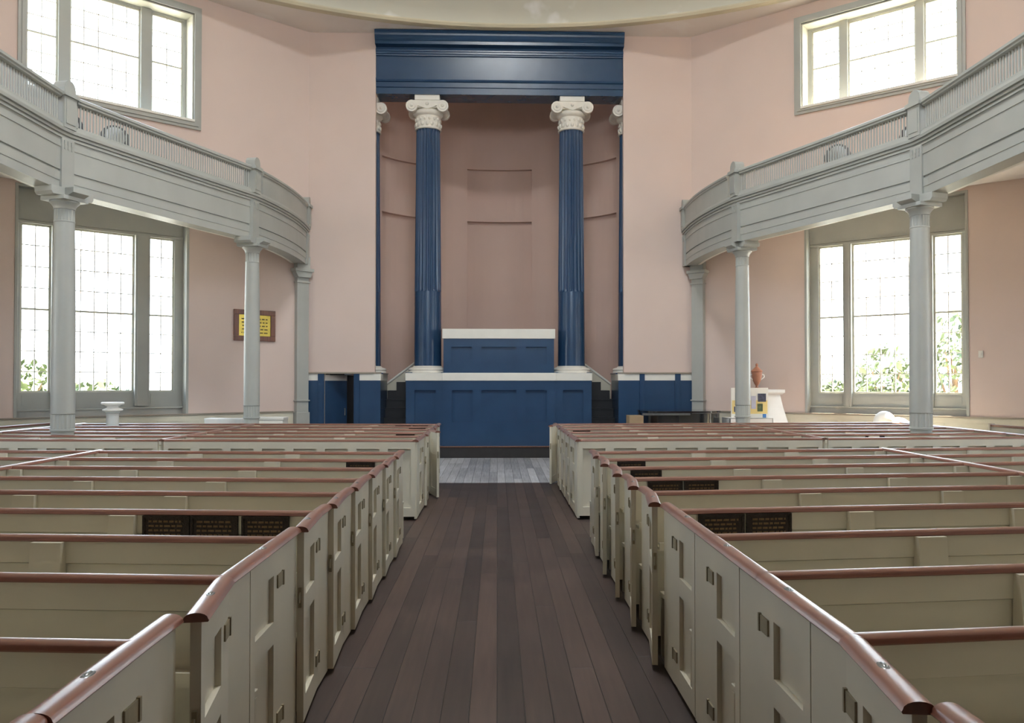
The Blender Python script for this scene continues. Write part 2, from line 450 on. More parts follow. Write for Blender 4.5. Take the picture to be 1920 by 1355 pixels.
def lower_window(P, D, N, h, gz0, gz1, ms, g, zm=3.11):
    s0, s1, z0, z1 = h; root = window_root(P, D, s0); ins = .25
    mb = MB()
    for a, b in ((s0, s0+.05), (s1-.05, s1)): mb.obox(P, D, N, a, b, -.02, .42, z0, z1)
    mb.obox(P, D, N, s0+.05, s1-.05, .0, .42, z1-.05, z1)
    part('casing', mb, M['trim'], root, bevel=.004)
    mb = MB()
    mb.obox(P, D, N, s0+.05, s1-.05, ins-.05, ins+.06, gz1, z1-.05)
    mb.obox(P, D, N, s0+.05, s1-.05, ins-.08, ins-.05, gz1, gz1+.04); mb.obox(P, D, N, s0+.05, s1-.05, ins-.065, ins-.05, gz1+.06, gz1+.075)
    part('head_panel', mb, M['trim'], root)
    mb = MB(); mb.obox(P, D, N, s0+.05, s1-.05, ins-.05, ins+.06, z0, gz0-.02)
    for a, b in ((s0+.12, ms[0][0]), (ms[0][1], ms[1][0]), (ms[1][1], s1-.12)):
        mb.obox(P, D, N, a+.05, b-.05, ins-.06, ins-.05, 1.30, gz0-.06)
    part('apron_panel', mb, M['trim'], root)
    mb = MB(); mb.obox(P, D, N, s0+.05, s1-.05, ins-.11, ins-.05, 1.20, 1.235); part('sill', mb, M['trim'], root, bevel=.004)
    for a, b in ms:
        mb = MB(); mb.obox(P, D, N, a, b, ins-.12, ins+.07, gz0-.3, gz1); mb.obox(P, D, N, a+.04, b-.04, ins-.14, ins-.12, gz0-.3, gz1)
        part('mullion', mb, M['trim'], root, bevel=.004)
    mb = MB(); mb.obox(P, D, N, s0+.05, g[0], ins-.05, ins+.07, gz0-.02, gz1); mb.obox(P, D, N, g[1], s1-.05, ins-.05, ins+.07, gz0-.02, gz1)
    part('stile', mb, M['trim'], root)
    sash(root, P, D, N, g[0], ms[0][0], gz0-.02, gz1, zm, ins, 2, 4)
    sash(root, P, D, N, ms[0][1], ms[1][0], gz0-.02, gz1, zm, ins, 5, 4)
    sash(root, P, D, N, ms[1][1], g[1], gz0-.02, gz1, zm, ins, 2, 4)

def upper(P, D, N, h, ms, out, zm):
    s0, s1, z0, z1 = h; root = window_root(P, D, s0); ins = .36
    o0, o1, oz0, oz1 = out
    mb = MB()       # moulded architrave on the wall
    for t, w in ((-.05, 0), (-.075, .06)):
        a0, a1, b0, b1 = o0+w, o1-w, oz0+w, oz1-w
        mb.obox(P, D, N, a0, s0, t, 0.0, b0, b1); mb.obox(P, D, N, s1, a1, t, 0.0, b0, b1)
        mb.obox(P, D, N, s0, s1, t, 0.0, z1, b1); mb.obox(P, D, N, s0, s1, t, 0.0, b0, z0)
    part('architrave', mb, M['trim'], root)
    mb = MB()
    mb.obox(P, D, N, s0, s0+.03, -.02, .48, z0, z1); mb.obox(P, D, N, s1-.03, s1, -.02, .48, z0, z1)
    mb.obox(P, D, N, s0+.03, s1-.03, -.02, .48, z1-.03, z1)
    part('reveal_lining', mb, M['trimwarm'], root)
    mb = MB(); mb.obox(P, D, N, s0, s1, -.10, .48, z0-.03, z0+.02); part('sill', mb, M['white'], root, bevel=.004)
    for a, b in ms:
        mb = MB(); mb.obox(P, D, N, a, b, ins-.08, ins+.07, z0+.02, z1-.03); part('mullion', mb, M['trim'], root, bevel=.004)
    g = (s0+.10, s1-.06)
    mb = MB(); mb.obox(P, D, N, s0+.03, g[0], ins-.04, ins+.06, z0+.02, z1-.03); mb.obox(P, D, N, g[1], s1-.03, ins-.04, ins+.06, z0+.02, z1-.03)
    mb.obox(P, D, N, g[0], g[1], ins-.04, ins+.06, z0+.02, z0+.09); mb.obox(P, D, N, g[0], g[1], ins-.04, ins+.06, z1-.08, z1-.03)
    part('stile', mb, M['trim'], root)
    for a, b, c in ((g[0], ms[0][0], 2), (ms[0][1], ms[1][0], 5), (ms[1][1], g[1], 2)):
        sash(root, P, D, N, a, b, z0+.09, z1-.08, zm, ins, c, 3)

lower_window(PL, DL, NL, LOWL, 1.56, 4.71, [(3.46, 3.74), (4.96, 5.24)], (2.95, 5.75))
lower_window(PR, DR, NR, LOWR, 1.52, 4.63, [(3.42, 3.58), (4.96, 5.14)], (2.88, 5.66))
upper(PL, DL, NL, UPL, [(3.41, 3.62), (4.93, 5.13)], (2.51, 5.87, 7.03, 9.61), 8.38)
upper(PR, DR, NR, UPR, [(3.33, 3.49), (4.83, 4.98)], (2.47, 5.79, 7.49, 9.59), 8.53)
def plain(P, D, N, h):
    s0, s1, z0, z1 = h; root = window_root(P, D, s0); mb = MB()
    w = (s1-s0); c = [(s0, s0+.1), (s0+w*.27, s0+w*.27+.16), (s0+w*.73-.16, s0+w*.73), (s1-.1, s1)]
    for a, b in c: mb.obox(P, D, N, a, b, .15, .3, z0, z1)
    mb.obox(P, D, N, s0, s1, .15, .3, z0, z0+.08); mb.obox(P, D, N, s0, s1, .15, .3, z1-.08, z1); mb.obox(P, D, N, s0, s1, .2, .25, (z0+z1)/2-.02, (z0+z1)/2+.02)
    part('frame', mb, M['trim'], root)
    mb = MB(); mb.obox(P, D, N, s0, s1, .222, .228, z0, z1); part('pane', mb, M['glass'], root)
for h in SIDEH: plain(EL, dsl, (-1, 0), h); plain(ER, dsr, (1, 0), h)
for h in BACKH: plain(BL, dbl, NBL, h); plain(BR, dbr, NBR, h)
for h in REARH: plain(KL, (1, 0), (0, -1), h)

# sky portals in every opening (guide the daylight sampling only)
def portal(P, D, N, h):
    s0, s1, z0, z1 = h; c = (s0+s1)/2
    l = bpy.data.lights.new('sky_portal', 'AREA'); l.shape = 'RECTANGLE'; l.size = s1-s0; l.size_y = z1-z0
    l.cycles.is_portal = True
    o = bpy.data.objects.new('sky_portal', l); COL.objects.link(o)
    o.location = (P[0]+D[0]*c+N[0]*.47, P[1]+D[1]*c+N[1]*.47, (z0+z1)/2)
    z = Vector((N[0], N[1], 0)); y = Vector((0, 0, 1)); x = y.cross(z)
    o.rotation_euler = Matrix((x, y, z)).transposed().to_euler()
for P, D, N, hs in ((PL, DL, NL, [LOWL, UPL]), (PR, DR, NR, [LOWR, UPR]), (EL, dsl, (-1, 0), SIDEH), (ER, dsr, (1, 0), SIDEH), (BL, dbl, NBL, BACKH), (BR, dbr, NBR, BACKH), (KL, (1, 0), (0, -1), REARH)):
    for h in hs: portal(P, D, N, h)

# ------------------------------------------------------------------ galleries
def arc_pts(a, b, bulge, n=10):   # bulge towards +right-hand normal
    (x0, y0), (x1, y1) = a, b; dx, dy = x1-x0, y1-y0; l = math.hypot(dx, dy); nx, ny = dy/l, -dx/l
    return [(x0+dx*i/n+nx*bulge*4*(i/n)*(1-i/n), y0+dy*i/n+ny*bulge*4*(i/n)*(1-i/n)) for i in range(n+1)]
FASCIA = [(-.25, 4.43), (0, 4.43), (0, 4.55), (.008, 4.553), (.008, 4.675), (-.012, 4.678), (-.012, 4.702), (.012, 4.705), (.012, 5.02), (.022, 5.022), (.022, 5.055), (.012, 5.06), (.012, 5.15), (.034, 5.152), (.034, 5.18), (.022, 5.185), (.022, 5.195), (.052, 5.20), (.058, 5.225), (.046, 5.23), (.046, 5.24), (.078, 5.245), (.085, 5.285), (.055, 5.295), (.045, 5.345), (-.08, 5.345), (-.08, 5.20), (-.25, 5.20)]
def gallery(side, cx):
    sg = 1 if side == 'left' else -1       # for the left side the aisle lies at +x
    def mir(p): return (p[0]*-sg if False else (p[0] if sg > 0 else -p[0]), p[1])
    # path in left-hand coordinates, walked from the back towards the chancel wall; right-hand normal = aisle side
    segA = [(-cx, 1.2), (-cx, 11.55)]
    c1 = (-cx+.03, 11.85); c2 = (-4.60, 15.72)
    segB = [c1]+arc_pts(c1, c2, -.02, 10)[1:]
    segC = arc_pts(c2, (-4.385, 19.17), .14, 12)
    path = segA+[c1]+segB[1:]+segC[1:]
    def conv(pts): return [mir(p) for p in pts] if sg > 0 else [mir(p) for p in pts][::-1]
    root = thing('gallery', mir((-cx, 8.0))+(4.43,), 'curved grey-green gallery front and floor on the %s side of the church' % side, 'gallery', 'curved side galleries', kind='thing')
    mb = MB(); mb.sweep(FASCIA, conv(path)); part('fascia', mb, M['trim'], root)
    # soffit and floor
    inner = [(-cx-.2, 1.2), (-cx-.2, 6), (-cx-.2, 11.6), (-5.5, 13.55), (-4.8, 15.72), (-4.62, 17.4), (-4.6, 18.6), (-4.56, 18.95)]
    outer = [(-11.1, 1.2), (-11.1, 6), (-11.05, 13.3), (-8.3, 15.78), (-6.6, 17.22), (-5.5, 18.17), (-4.85, 18.72), (-4.6, 18.95)]
    for nm, z00, z11, mat in (('soffit', 4.60, 5.44, 'ceil'), ('floor_deck', 5.14, 5.60, 'box')):
        mb = MB(); vs = []; K = 4
        for a, b in zip(inner, outer):
            d = math.hypot(b[0]-a[0], b[1]-a[1])
            for q in range(K+1):
                t = q/K
                if nm == 'soffit': z = z00+(z11-z00)*min(1, d*t/2.2)
                else: z = z00+(z11-z00)*min(1, max(0, d*t-1.0)/1.6)
                vs.append(mir((a[0]+(b[0]-a[0])*t, a[1]+(b[1]-a[1])*t))+(z,))
        fs = []
        for i in range(len(inner)-1):
            for q in range(K):
                a = i*(K+1)+q; fs.append((a, a+K+1, a+K+2, a+1))
        mb._faces(vs, fs)
        ext = bmesh.ops.extrude_face_region(mb.bm, geom=mb.bm.faces[:])
        for v in ext['geom']:
            if isinstance(v, bmesh.types.BMVert): v.co.z += .05
        part(nm, mb, M[mat], root)
    # bright cornice bead under the beam
    mb = MB(); mb.sweep([(-.33, 4.44), (-.27, 4.44), (-.27, 4.50), (-.33, 4.53)], conv(path)); part('soffit_bead', mb, M['white'], root)
    # solid panel bay by the chancel
    bay = segC[1:-1]
    mb = MB(); mb.sweep([(-.03, 5.33), (.03, 5.33), (.03, 5.74), (-.03, 5.74)], conv(bay)); part('solid_panel', mb, M['trim'], root, smooth=True)
    RAIL = [(-.07, 5.70), (.03, 5.70), (.05, 5.715), (.05, 5.735), (.07, 5.75), (.07, 5.785), (.04, 5.805), (-.08, 5.805), (-.08, 5.72)]
    mb = MB(); mb.sweep(RAIL, conv(bay)); part('panel_rail', mb, M['trim'], root, smooth=True)
    # posts
    def post(p, d, name_label, w=.125):
        l = math.hypot(*d); d = (d[0]/l, d[1]/l); nrm = (d[1], -d[0])
        q = mir(p); dd = (d[0], d[1]) if sg > 0 else (-d[0], d[1]); nn = (nrm[0], nrm[1]) if sg > 0 else (-nrm[0], nrm[1])
        mb = MB()
        mb.obox(q, dd, nn, -w, w, -.12, .085, 5.30, 5.82)
        mb.obox(q, dd, nn, -w+.03, w-.03, .085, .095, 5.36, 5.70)
        mb.obox(q, dd, nn, -w-.025, w+.025, -.14, .115, 5.74, 5.80)
        mb.obox(q, dd, nn, -w, w, -.10, .05, 4.43, 5.16)       # pilaster strip on the beam
        for t in (-.07, 0, .07):
            mb.obox(q, dd, nn, t-.015, t+.015, .045, .062, 5.06, 5.12); mb.obox(q, dd, nn, t-.009, t+.009, .045, .058, 5.0, 5.06)
        po = part('post', mb, M['trim'], root)
        mb = MB()
        pr = [(-w+.01, 5.82), (w-.01, 5.82)]+[((w-.01)*math.cos(t*math.pi/8), 5.86+.12*math.sin(t*math.pi/8)) for t in range(0, 9)]
        f0 = lambda a, z: (q[0]+dd[0]*a-nn[0]*.11, q[1]+dd[1]*a-nn[1]*.11, z)
        f1 = lambda a, z: (q[0]+dd[0]*a+nn[0]*.075, q[1]+dd[1]*a+nn[1]*.075, z)
        mb.extrude(pr, f0, f1); part('post_cap', mb, M['trim'], po, root=root)
    dA = (.10, 1.0); dB = (c2[0]-c1[0], c2[1]-c1[1])
    post((-cx+.02, 11.78), (dB[0]*.5, dB[1]), 'a')
    post(c2, (.16, 1.0), 'b'); post((-4.375, 19.05), (0, 1), 'c', .10)
    # balustrades: open bays of thin rods
    def bay_of_rods(pts, count, label):
        xs = [0]
        for a, b in zip(pts, pts[1:]): xs.append(xs[-1]+math.hypot(b[0]-a[0], b[1]-a[1]))
        tot = xs[-1]
        def at(d):
            for i in range(len(pts)-1):
                if d <= xs[i+1]+1e-9:
                    t = (d-xs[i])/(xs[i+1]-xs[i]); return (pts[i][0]+(pts[i+1][0]-pts[i][0])*t, pts[i][1]+(pts[i+1][1]-pts[i][1])*t)
            return pts[-1]
        m = mir(at(tot/2))
        br = thing('gallery_balustrade', m+(5.345,), label, 'balustrade', 'gallery balustrades', kind='thing')
        cp = conv(pts)
        mb = MB(); mb.sweep(RAIL, cp); part('top_rail', mb, M['trim'], br, smooth=True)
        mb = MB(); mb.sweep([(-.04, 5.345), (.04, 5.345), (.04, 5.375), (-.04, 5.375)], cp); part('bottom_rail', mb, M['trim'], br)
        bm_ = MB(); bm_.tube((0, 0, 0), (0, 0, .33), .014, 6); me = bm_.mesh('baluster', M['trim'], smooth=True)
        for i in range(count):
            p = mir(at(tot*(i+.5)/count)); link('baluster', me, br, (p[0]-m[0], p[1]-m[1], .028))
    A = [(-cx, 5.9), (-cx, 11.62)]
    B = [(segB[0][0]*.968+segB[1][0]*.032+.03, segB[0][1]+.12)]+segB[1:-1]+[(c2[0]-.05, c2[1]-.13)]
    bay_of_rods(A, 95, 'open rod balustrade on the gallery nearest the camera, %s side' % side)
    bay_of_rods(B, 68, 'open rod balustrade above the %s windows, between two gallery posts' % side)
    return path, mir
gallery('left', 6.10); gallery('right', 6.14)
mb = MB(); mb.box(KL[0], KR[0], -3.75, -3.70, 0, 4.45); mb.obox(BL, dbl, NBL, 1.2, lbl, -.05, 0, 0, 4.45); mb.obox(BR, dbr, NBR, 1.2, lbr, -.05, 0, 0, 4.45)
struct('added_dark_panelling', mb, M['frame'])  # unseen dark panelling added behind the camera to cut bounce onto near pews
root = thing('gallery', (0, -1.5, 4.43), 'rear gallery over the entrance behind the camera, grey-green front', 'gallery', 'curved side galleries', kind='thing')
mb = MB(); mb.sweep(FASCIA, [(6.2, -.5), (-6.2, -.5)][::-1]) if False else mb.sweep([(o, z) for o, z in FASCIA], [(-6.2, -.5), (6.2, -.5)]); 
bmesh.ops.scale(mb.bm, vec=(1, -1, 1), verts=mb.bm.verts); bmesh.ops.translate(mb.bm, vec=(0, -.3, 0), verts=mb.bm.verts)
part('fascia', mb, M['trim'], root)
mb = MB(); mb.box(-6.2, 6.2, .13, .21, 5.34, 5.80); part('solid_panel', mb, M['trim'], root)
mb = MB(); mb.box(-6.2, 6.2, -3.74, .0, 4.55, 5.10); part('floor_deck', mb, M['frame'], root)

# gallery columns
def gcol(x, y, lab, d, r0=.155, r1=.132):
    root = thing('gallery_column', (x, y, 0), lab, 'column', 'columns under the galleries', kind='thing')
    def fl(r, z, a): return r*(1-.035*abs(math.cos(10*a)))
    mb = MB()
    prof = [(r0*1.0, 1.30), (r0*1.0, 1.32)]
    for i in range(1, 13):
        t = i/12; prof.append((r0+(r1-r0)*t+.008*math.sin(t*math.pi), 1.32+(3.98-1.32)*t))
    mb.lathe(prof, (x, y), 32); part('shaft', mb, M['trim'], root, smooth=True)
    mb = MB(); mb.lathe([(r0*.995, 1.09), (r0*.995, 1.29), (r0*1.03, 1.30), (r0*1.03, 1.31)], (x, y), 80, fn=lambda r, z, a: r*(1-.05*abs(math.cos(10*a))) if z < 1.295 else r)
    mb.lathe([(r0*.94, 0.0), (r0*.94, 1.05), (r0*1.06, 1.06), (r0*1.06, 1.085), (r0, 1.09)], (x, y), 32)
    part('base', mb, M['trim'], root, smooth=True)
    mb = MB(); mb.lathe([(r1*1.0, 3.98), (r1*1.03, 3.985), (r1*1.03, 4.0), (r1*1.0, 4.005), (r1*1.0, 4.16), (r1*1.06, 4.165), (r1*1.06, 4.19), (r1*1.25, 4.23), (r1*1.45, 4.255), (r1*1.45, 4.275)], (x, y), 80, fn=lambda r, z, a: r*(1-.07*abs(math.cos(10*a))) if 4.003 < z < 4.162 else r)
    part('capital', mb, M['trim'], root, smooth=True)
    l = math.hypot(*d); d = (d[0]/l, d[1]/l); n = (d[1], -d[0])
    mb = MB(); mb.obox((x, y), d, n, -.21, .21, -.21, .21, 4.275, 4.33)
    pr = [(-.36, 4.44), (-.36, 4.36), (-.33, 4.32), (-.24, 4.325), (.24, 4.325), (.33, 4.32), (.36, 4.36), (.36, 4.44)]
    mb.extrude(pr, lambda a, z: (x+d[0]*a-n[0]*.15, y+d[1]*a-n[1]*.15, z), lambda a, z: (x+d[0]*a+n[0]*.15, y+d[1]*a+n[1]*.15, z))
    pr2 = [(-.30, 4.44), (-.30, 4.37), (-.2, 4.325), (.2, 4.325), (.3, 4.37), (.3, 4.44)]
    mb.extrude(pr2, lambda a, z: (x+n[0]*a-d[0]*.14, y+n[1]*a-d[1]*.14, z), lambda a, z: (x+n[0]*a+d[0]*.14, y+n[1]*a+d[1]*.14, z))
    part('bracket', mb, M['trim'], root, bevel=.004)
gcol(-6.09, 11.80, 'large fluted gallery column in front of the left lower window', (.35, 1))
gcol(-4.62, 15.72, 'slim gallery column in front of the framed brass tablet', (.2, 1), .145, .125)
gcol(6.16, 11.84, 'large fluted gallery column in front of the right lower window', (-.35, 1))
gcol(4.76, 15.90, 'slim gallery column in front of the photo display board', (-.2, 1), .145, .125)
# pilasters against the corners
for P, D, N, sd in ((PL, DL, NL, 'left'), (PR, DR, NR, 'right')):
    q = lambda a: (P[0]+D[0]*a, P[1]+D[1]*a)
    root = thing('pilaster', q(.2)+(0,), 'flat grey-green pilaster in the corner at the %s end of the chancel wall' % sd, 'pilaster', 'corner pilasters', kind='thing')
    a0, a1 = .03, .36
    mb = MB(); mb.obox(P, D, N, a0+.02, a1-.02, -.13, 0, 0, 4.13); part('shaft', mb, M['trim'], root, bevel=.006)
    mb = MB(); mb.obox(P, D, N, a0, a1, -.15, 0, 0, 1.05); mb.obox(P, D, N, a0, a1, -.16, 0, 1.30, 1.33); part('base', mb, M['trim'], root, bevel=.004)
    mb = MB(); mb.obox(P, D, N, a0, a1, -.16, 0, 4.0, 4.03)
    mb.extrude([(a0+.01, 4.12), (a1-.01, 4.12), (a1+.06, 4.25), (a0-.03, 4.25)], lambda a, z: (P[0]+D[0]*a-N[0]*.2, P[1]+D[1]*a-N[1]*.2, z), lambda a, z: (P[0]+D[0]*a, P[1]+D[1]*a, z))
    mb.obox(P, D, N, a0-.05, a1+.08, -.24, 0, 4.25, 4.32); mb.obox(P, D, N, a0, a1, -.16, 0, 4.32, 4.6)
    part('capital', mb, M['trim'], root, bevel=.004)

# ------------------------------------------------------------------ chancel
# apse: half ellipse with recessed panels
AX, AY, Aa, Ab = .06, 19.95, 3.25, 2.35
mb = MB()
cols = []
edges = [0]
panels = [(R(24), R(50)), (R(74.5), R(105.5)), (R(130), R(156))]
br = sorted({0.0, math.pi}|{v for p in panels for v in p}|{math.pi*i/48 for i in range(49)})
zb = [0, 1.0, 6.06, 6.62, 7.47, 9.5]
def inpan(t): return any(a+1e-6 < t < b-1e-6 for a, b in panels)
def ap(t, d): return (AX+(Aa+d)*math.cos(t), AY+(Ab+d)*math.sin(t))
for t0, t1 in zip(br, br[1:]):
    tm = (t0+t1)/2
    for zi in range(5):
        rec = inpan(tm) and zi in (1, 3)
        d = .12 if rec else 0
        a, b = ap(t0, d), ap(t1, d)
        mb._faces([a+(zb[zi],), b+(zb[zi],), b+(zb[zi+1],), a+(zb[zi+1],)], [(0, 1, 2, 3)])
        if rec:
            for t, edge in ((t0, t0), (t1, t1)):
                if any(abs(t-v) < 1e-6 for p in panels for v in p):
                    c, e = ap(t, 0), ap(t, .12); mb._faces([c+(zb[zi],), e+(zb[zi],), e+(zb[zi+1],), c+(zb[zi+1],)], [(0, 1, 2, 3)])
            c0, c1 = ap(t0, 0), ap(t1, 0)
            for z in (zb[zi], zb[zi+1]): mb._faces([c0+(z,), c1+(z,), b+(z,), a+(z,)], [(0, 1, 2, 3)])
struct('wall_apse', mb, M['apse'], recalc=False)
mb = MB(); mb.box(OL-.5, OL-.42, FY+.14, AY+.02, -.1, 9.9); mb.box(OR_+.42, OR_+.5, FY+.14, AY+.02, -.1, 9.9); struct('wall_apse_return', mb, M['pink'])
mb = MB(); mb.box(-3.6, 3.7, FY+.6, FY+3.4, 9.45, 9.6); struct('ceiling_apse', mb, M['ceil'])
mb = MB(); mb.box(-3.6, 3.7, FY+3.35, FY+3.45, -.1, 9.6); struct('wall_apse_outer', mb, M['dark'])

# entablature
root = thing('entablature', (.06, FY, 8.45), 'deep blue entablature spanning the chancel opening above the columns', 'entablature', kind='thing')
def entprof(pr, nm):
    mb = MB(); mb.extrude(pr, lambda y, z: (OL+.005, y, z), lambda y, z: (OR_-.005, y, z)); part(nm, mb, M['blue'], root)
y = FY
entprof([(y+.62, 8.45), (y+.04, 8.45), (y+.04, 8.60), (y+.015, 8.605), (y+.015, 8.72), (y-.015, 8.73), (y-.03, 8.77), (y-.03, 8.80), (y+.62, 8.80)], 'architrave')
entprof([(y+.62, 8.80), (y+.035, 8.80), (y+.035, 9.335), (y+.62, 9.335)], 'frieze')
entprof([(y+.62, 9.335), (y+.0, 9.335), (y-.005, 9.36), (y-.03, 9.37), (y-.03, 9.41), (y-.05, 9.42), (y-.05, 9.45), (y-.06, 9.47), (y+.0, 9.475), (y+.0, 9.53), (y-.17, 9.54), (y-.17, 9.61), (y-.19, 9.62), (y-.215, 9.66), (y-.24, 9.72), (y-.25, 9.76), (y-.25, 9.80), (y-.26, 9.805), (y-.26, 9.835), (y+.62, 9.835)], 'cornice')

# ionic columns
def ionic(x, lab, CY=FY+.40):
    root = thing('ionic_column', (x, CY, 1.95), lab, 'column', 'ionic columns of the chancel', kind='thing')
    mb = MB(); mb.lathe([(.45, 1.95), (.45, 1.985), (.44, 2.0), (.455, 2.03), (.44, 2.06), (.40, 2.075), (.355, 2.085), (.34, 2.10), (.33, 2.115)], (x, CY), 48); mb.lathe([(.001, 1.95), (.45, 1.95)], (x, CY), 48)
    part('base', mb, M['capital'], root, smooth=True)
    rb, rt = .322, .278
    rad = lambda z: rb+(rt-rb)*((z-2.11)/(7.72-2.11))**1.25
    mb = MB(); prof = [(rad(z), z) for z in (2.11, 2.5, 3.0, 3.5, 3.86)]; prof.append((rad(3.86)-.012, 3.865)); mb.lathe(prof, (x, CY), 48)
    part('lower_shaft', mb, M['blue'], root, smooth=True)
    mb = MB(); NF = 20; vs = []; zs = [3.86, 3.885, 3.92]+[3.92+(7.62-3.92)*i/8 for i in range(1, 9)]+[7.66, 7.70]
    seg = NF*8
    for z in zs:
        dep = .034 if 3.9 < z < 7.64 else (.02 if z in (3.885, 7.66) else 0.0)
        for i in range(seg):
            u = (i % 8)/8; c = 0 if u < .2 else math.sin((u-.2)/.8*math.pi)
            r = rad(z)-dep*c; a = 2*math.pi*i/seg; vs.append((x+r*math.cos(a), CY+r*math.sin(a), z))
    fs = [(k*seg+i, k*seg+(i+1) % seg, (k+1)*seg+(i+1) % seg, (k+1)*seg+i) for k in range(len(zs)-1) for i in range(seg)]
    mb._faces(vs, fs); part('fluted_shaft', mb, M['blue'], root, smooth=True)
    mb = MB(); mb.lathe([(.285, 7.68), (.31, 7.69), (.315, 7.71), (.30, 7.725), (.285, 7.73), (.285, 8.0), (.30, 8.01), (.33, 8.03), (.35, 8.06), (.35, 8.1), (.28, 8.16)], (x, CY), 48)
    cap = part('capital', mb, M['capital'], root, smooth=True)
    mb = MB()
    for i in range(16):
        a = 2*math.pi*i/16; rr = .288
        for z, s in ((7.80, .05), (7.92, .038)):
            aa = a+(0 if z < 7.85 else math.pi/16); mb.ball((x+rr*math.cos(aa), CY+rr*math.sin(aa), z), s*.8, s*.8, s*1.1, 8, 6)
    part('carved_leaves', mb, M['capital'], cap, root=root, smooth=True)
    for sx in (-1, 1):
        mb = MB()
        for sy in (-1, 1):
            c = (x+sx*.36, CY+sy*.30, 8.185)
            mb.tube((c[0], c[1]-.055*sy, c[2]), (c[0], c[1]+.055*sy, c[2]), .135, 24)
            mb.tube((c[0], c[1]+.05*sy, c[2]), (c[0], c[1]+.07*sy, c[2]), .10, 24, .085); mb.ball((c[0], c[1]+.07*sy, c[2]), .035, .03, .035, 10, 8)
        mb.tube((x+sx*.36, CY-.26, 8.185), (x+sx*.36, CY, 8.185), .125, 20, .085); mb.tube((x+sx*.36, CY, 8.185), (x+sx*.36, CY+.26, 8.185), .085, 20, .125)
        part('volute', mb, M['capital'], cap, root=root, smooth=True)
    mb = MB()
    for sy in (-1, 1):
        pr = [(-.36, 8.32), (-.36, 8.24), (-.2, 8.19), (0, 8.12), (.2, 8.19), (.36, 8.24), (.36, 8.32)]
        y0, y1 = CY+sy*.22, CY+sy*.335
        mb.extrude(pr, lambda a, z: (x+a, y0, z), lambda a, z: (x+a, y1, z))
        mb.ball((x, CY+sy*.34, 8.24), .04, .03, .04, 10, 8)
    mb.box(x-.30, x+.30, CY-.30, CY+.30, 8.16, 8.33)
    part('scroll_band', mb, M['capital'], cap, root=root)
    mb = MB(); mb.box(x-.29, x+.29, CY-.33, CY+.33, 8.33, 8.45); part('abacus', mb, M['white'], cap, root=root, bevel=.006)
ionic(-1.64, 'blue fluted ionic column with white capital just left of the pulpit desk')
ionic(1.76, 'blue fluted ionic column with white capital just right of the pulpit desk')
ionic(-3.10, 'blue ionic column half hidden behind the pink wall left of the stairs', FY+.62)
ionic(3.235, 'blue ionic column half hidden behind the pink wall right of the stairs', FY+.62)

# pulpit
root = thing('pulpit', (.04, FY, 0), 'blue panelled pulpit front with white bands in the middle of the chancel', 'pulpit', kind='thing')
def panelled(nm, x0, x1, yf, yb, z0, z1, rects, mat='blue', rec=.06):
    mb = MB()
    xs = sorted({x0, x1}|{v for r in rects for v in r[:2]}); zs = sorted({z0, z1}|{v for r in rects for v in r[2:]})
    for a, b in zip(xs, xs[1:]):
        for c, d in zip(zs, zs[1:]):
            r = any(q[0] <= a+1e-6 and b <= q[1]+1e-6 and q[2] <= c+1e-6 and d <= q[3]+1e-6 for q in rects)
            mb.box(a, b, yf+(rec if r else 0), yb, c, d)
    return part(nm, mb, M[mat], root)
PF = FY-.17; PS = FY-.11
panelled('centre_front', -1.25, 1.335, PF, FY+.62, .27, 1.77, [(-1.04, -.56, .82, 1.55), (-.36, .44, .82, 1.55), (.66, 1.14, .82, 1.55)])
panelled('side_front', -2.10, -1.25, PS, FY+.80, .27, 1.77, [(-1.90, -1.42, .62, 1.55)])
panelled('side_front', 1.335, 2.185, PS, FY+.80, .27, 1.77, [(1.52, 1.99, .62, 1.55)])
mb = MB(); mb.box(-1.26, 1.345, PF-.02, FY+.62, 1.77, 1.95); mb.box(-2.11, -1.26, PS-.02, FY+.82, 1.77, 1.945); mb.box(1.345, 2.195, PS-.02, FY+.82, 1.77, 1.945)
part('white_band', mb, M['white'], root, bevel=.006, label='white painted band')
mb = MB(); mb.box(-1.24, 1.32, FY-.125, FY+.10, 1.95, 1.965); mb.box(-2.14, 2.22, FY+.10, FY+.82, 1.946, 1.96); part('ledge', mb, M['blue'], root)
panelled('desk_front', -1.24, 1.315, FY-.10, FY+.03, 1.965, 2.74, [(-1.06, -.58, 2.14, 2.55), (-.36, .44, 2.14, 2.55), (.66, 1.14, 2.14, 2.55)])
mb = MB(); mb.box(-1.24, -1.16, FY, FY+.6, 1.965, 2.74); mb.box(1.235, 1.315, FY, FY+.6, 1.965, 2.74); part('desk_side', mb, M['blue'], root)
mb = MB(); mb.box(-1.265, 1.34, FY-.13, FY+.62, 2.74, 2.965); part('desk_cap', mb, M['white'], root, bevel=.006, label='white painted desk cap')
mb = MB(); mb.box(-2.12, 2.20, PF-.06, FY+.82, 0, .245); part('plinth', mb, M['dark'], root, bevel=.006)
mb = MB(); mb.box(-2.14, 2.22, PF-.09, FY+.2, .245, .27); part('step_nosing', mb, M['frame'], root, bevel=.004)

# chancel floor behind the pulpit
mb = MB(); mb.box(-2.1, 2.2, FY+.82, FY+2.9, 1.75, 1.85); struct('floor_chancel', mb, M['floor'])

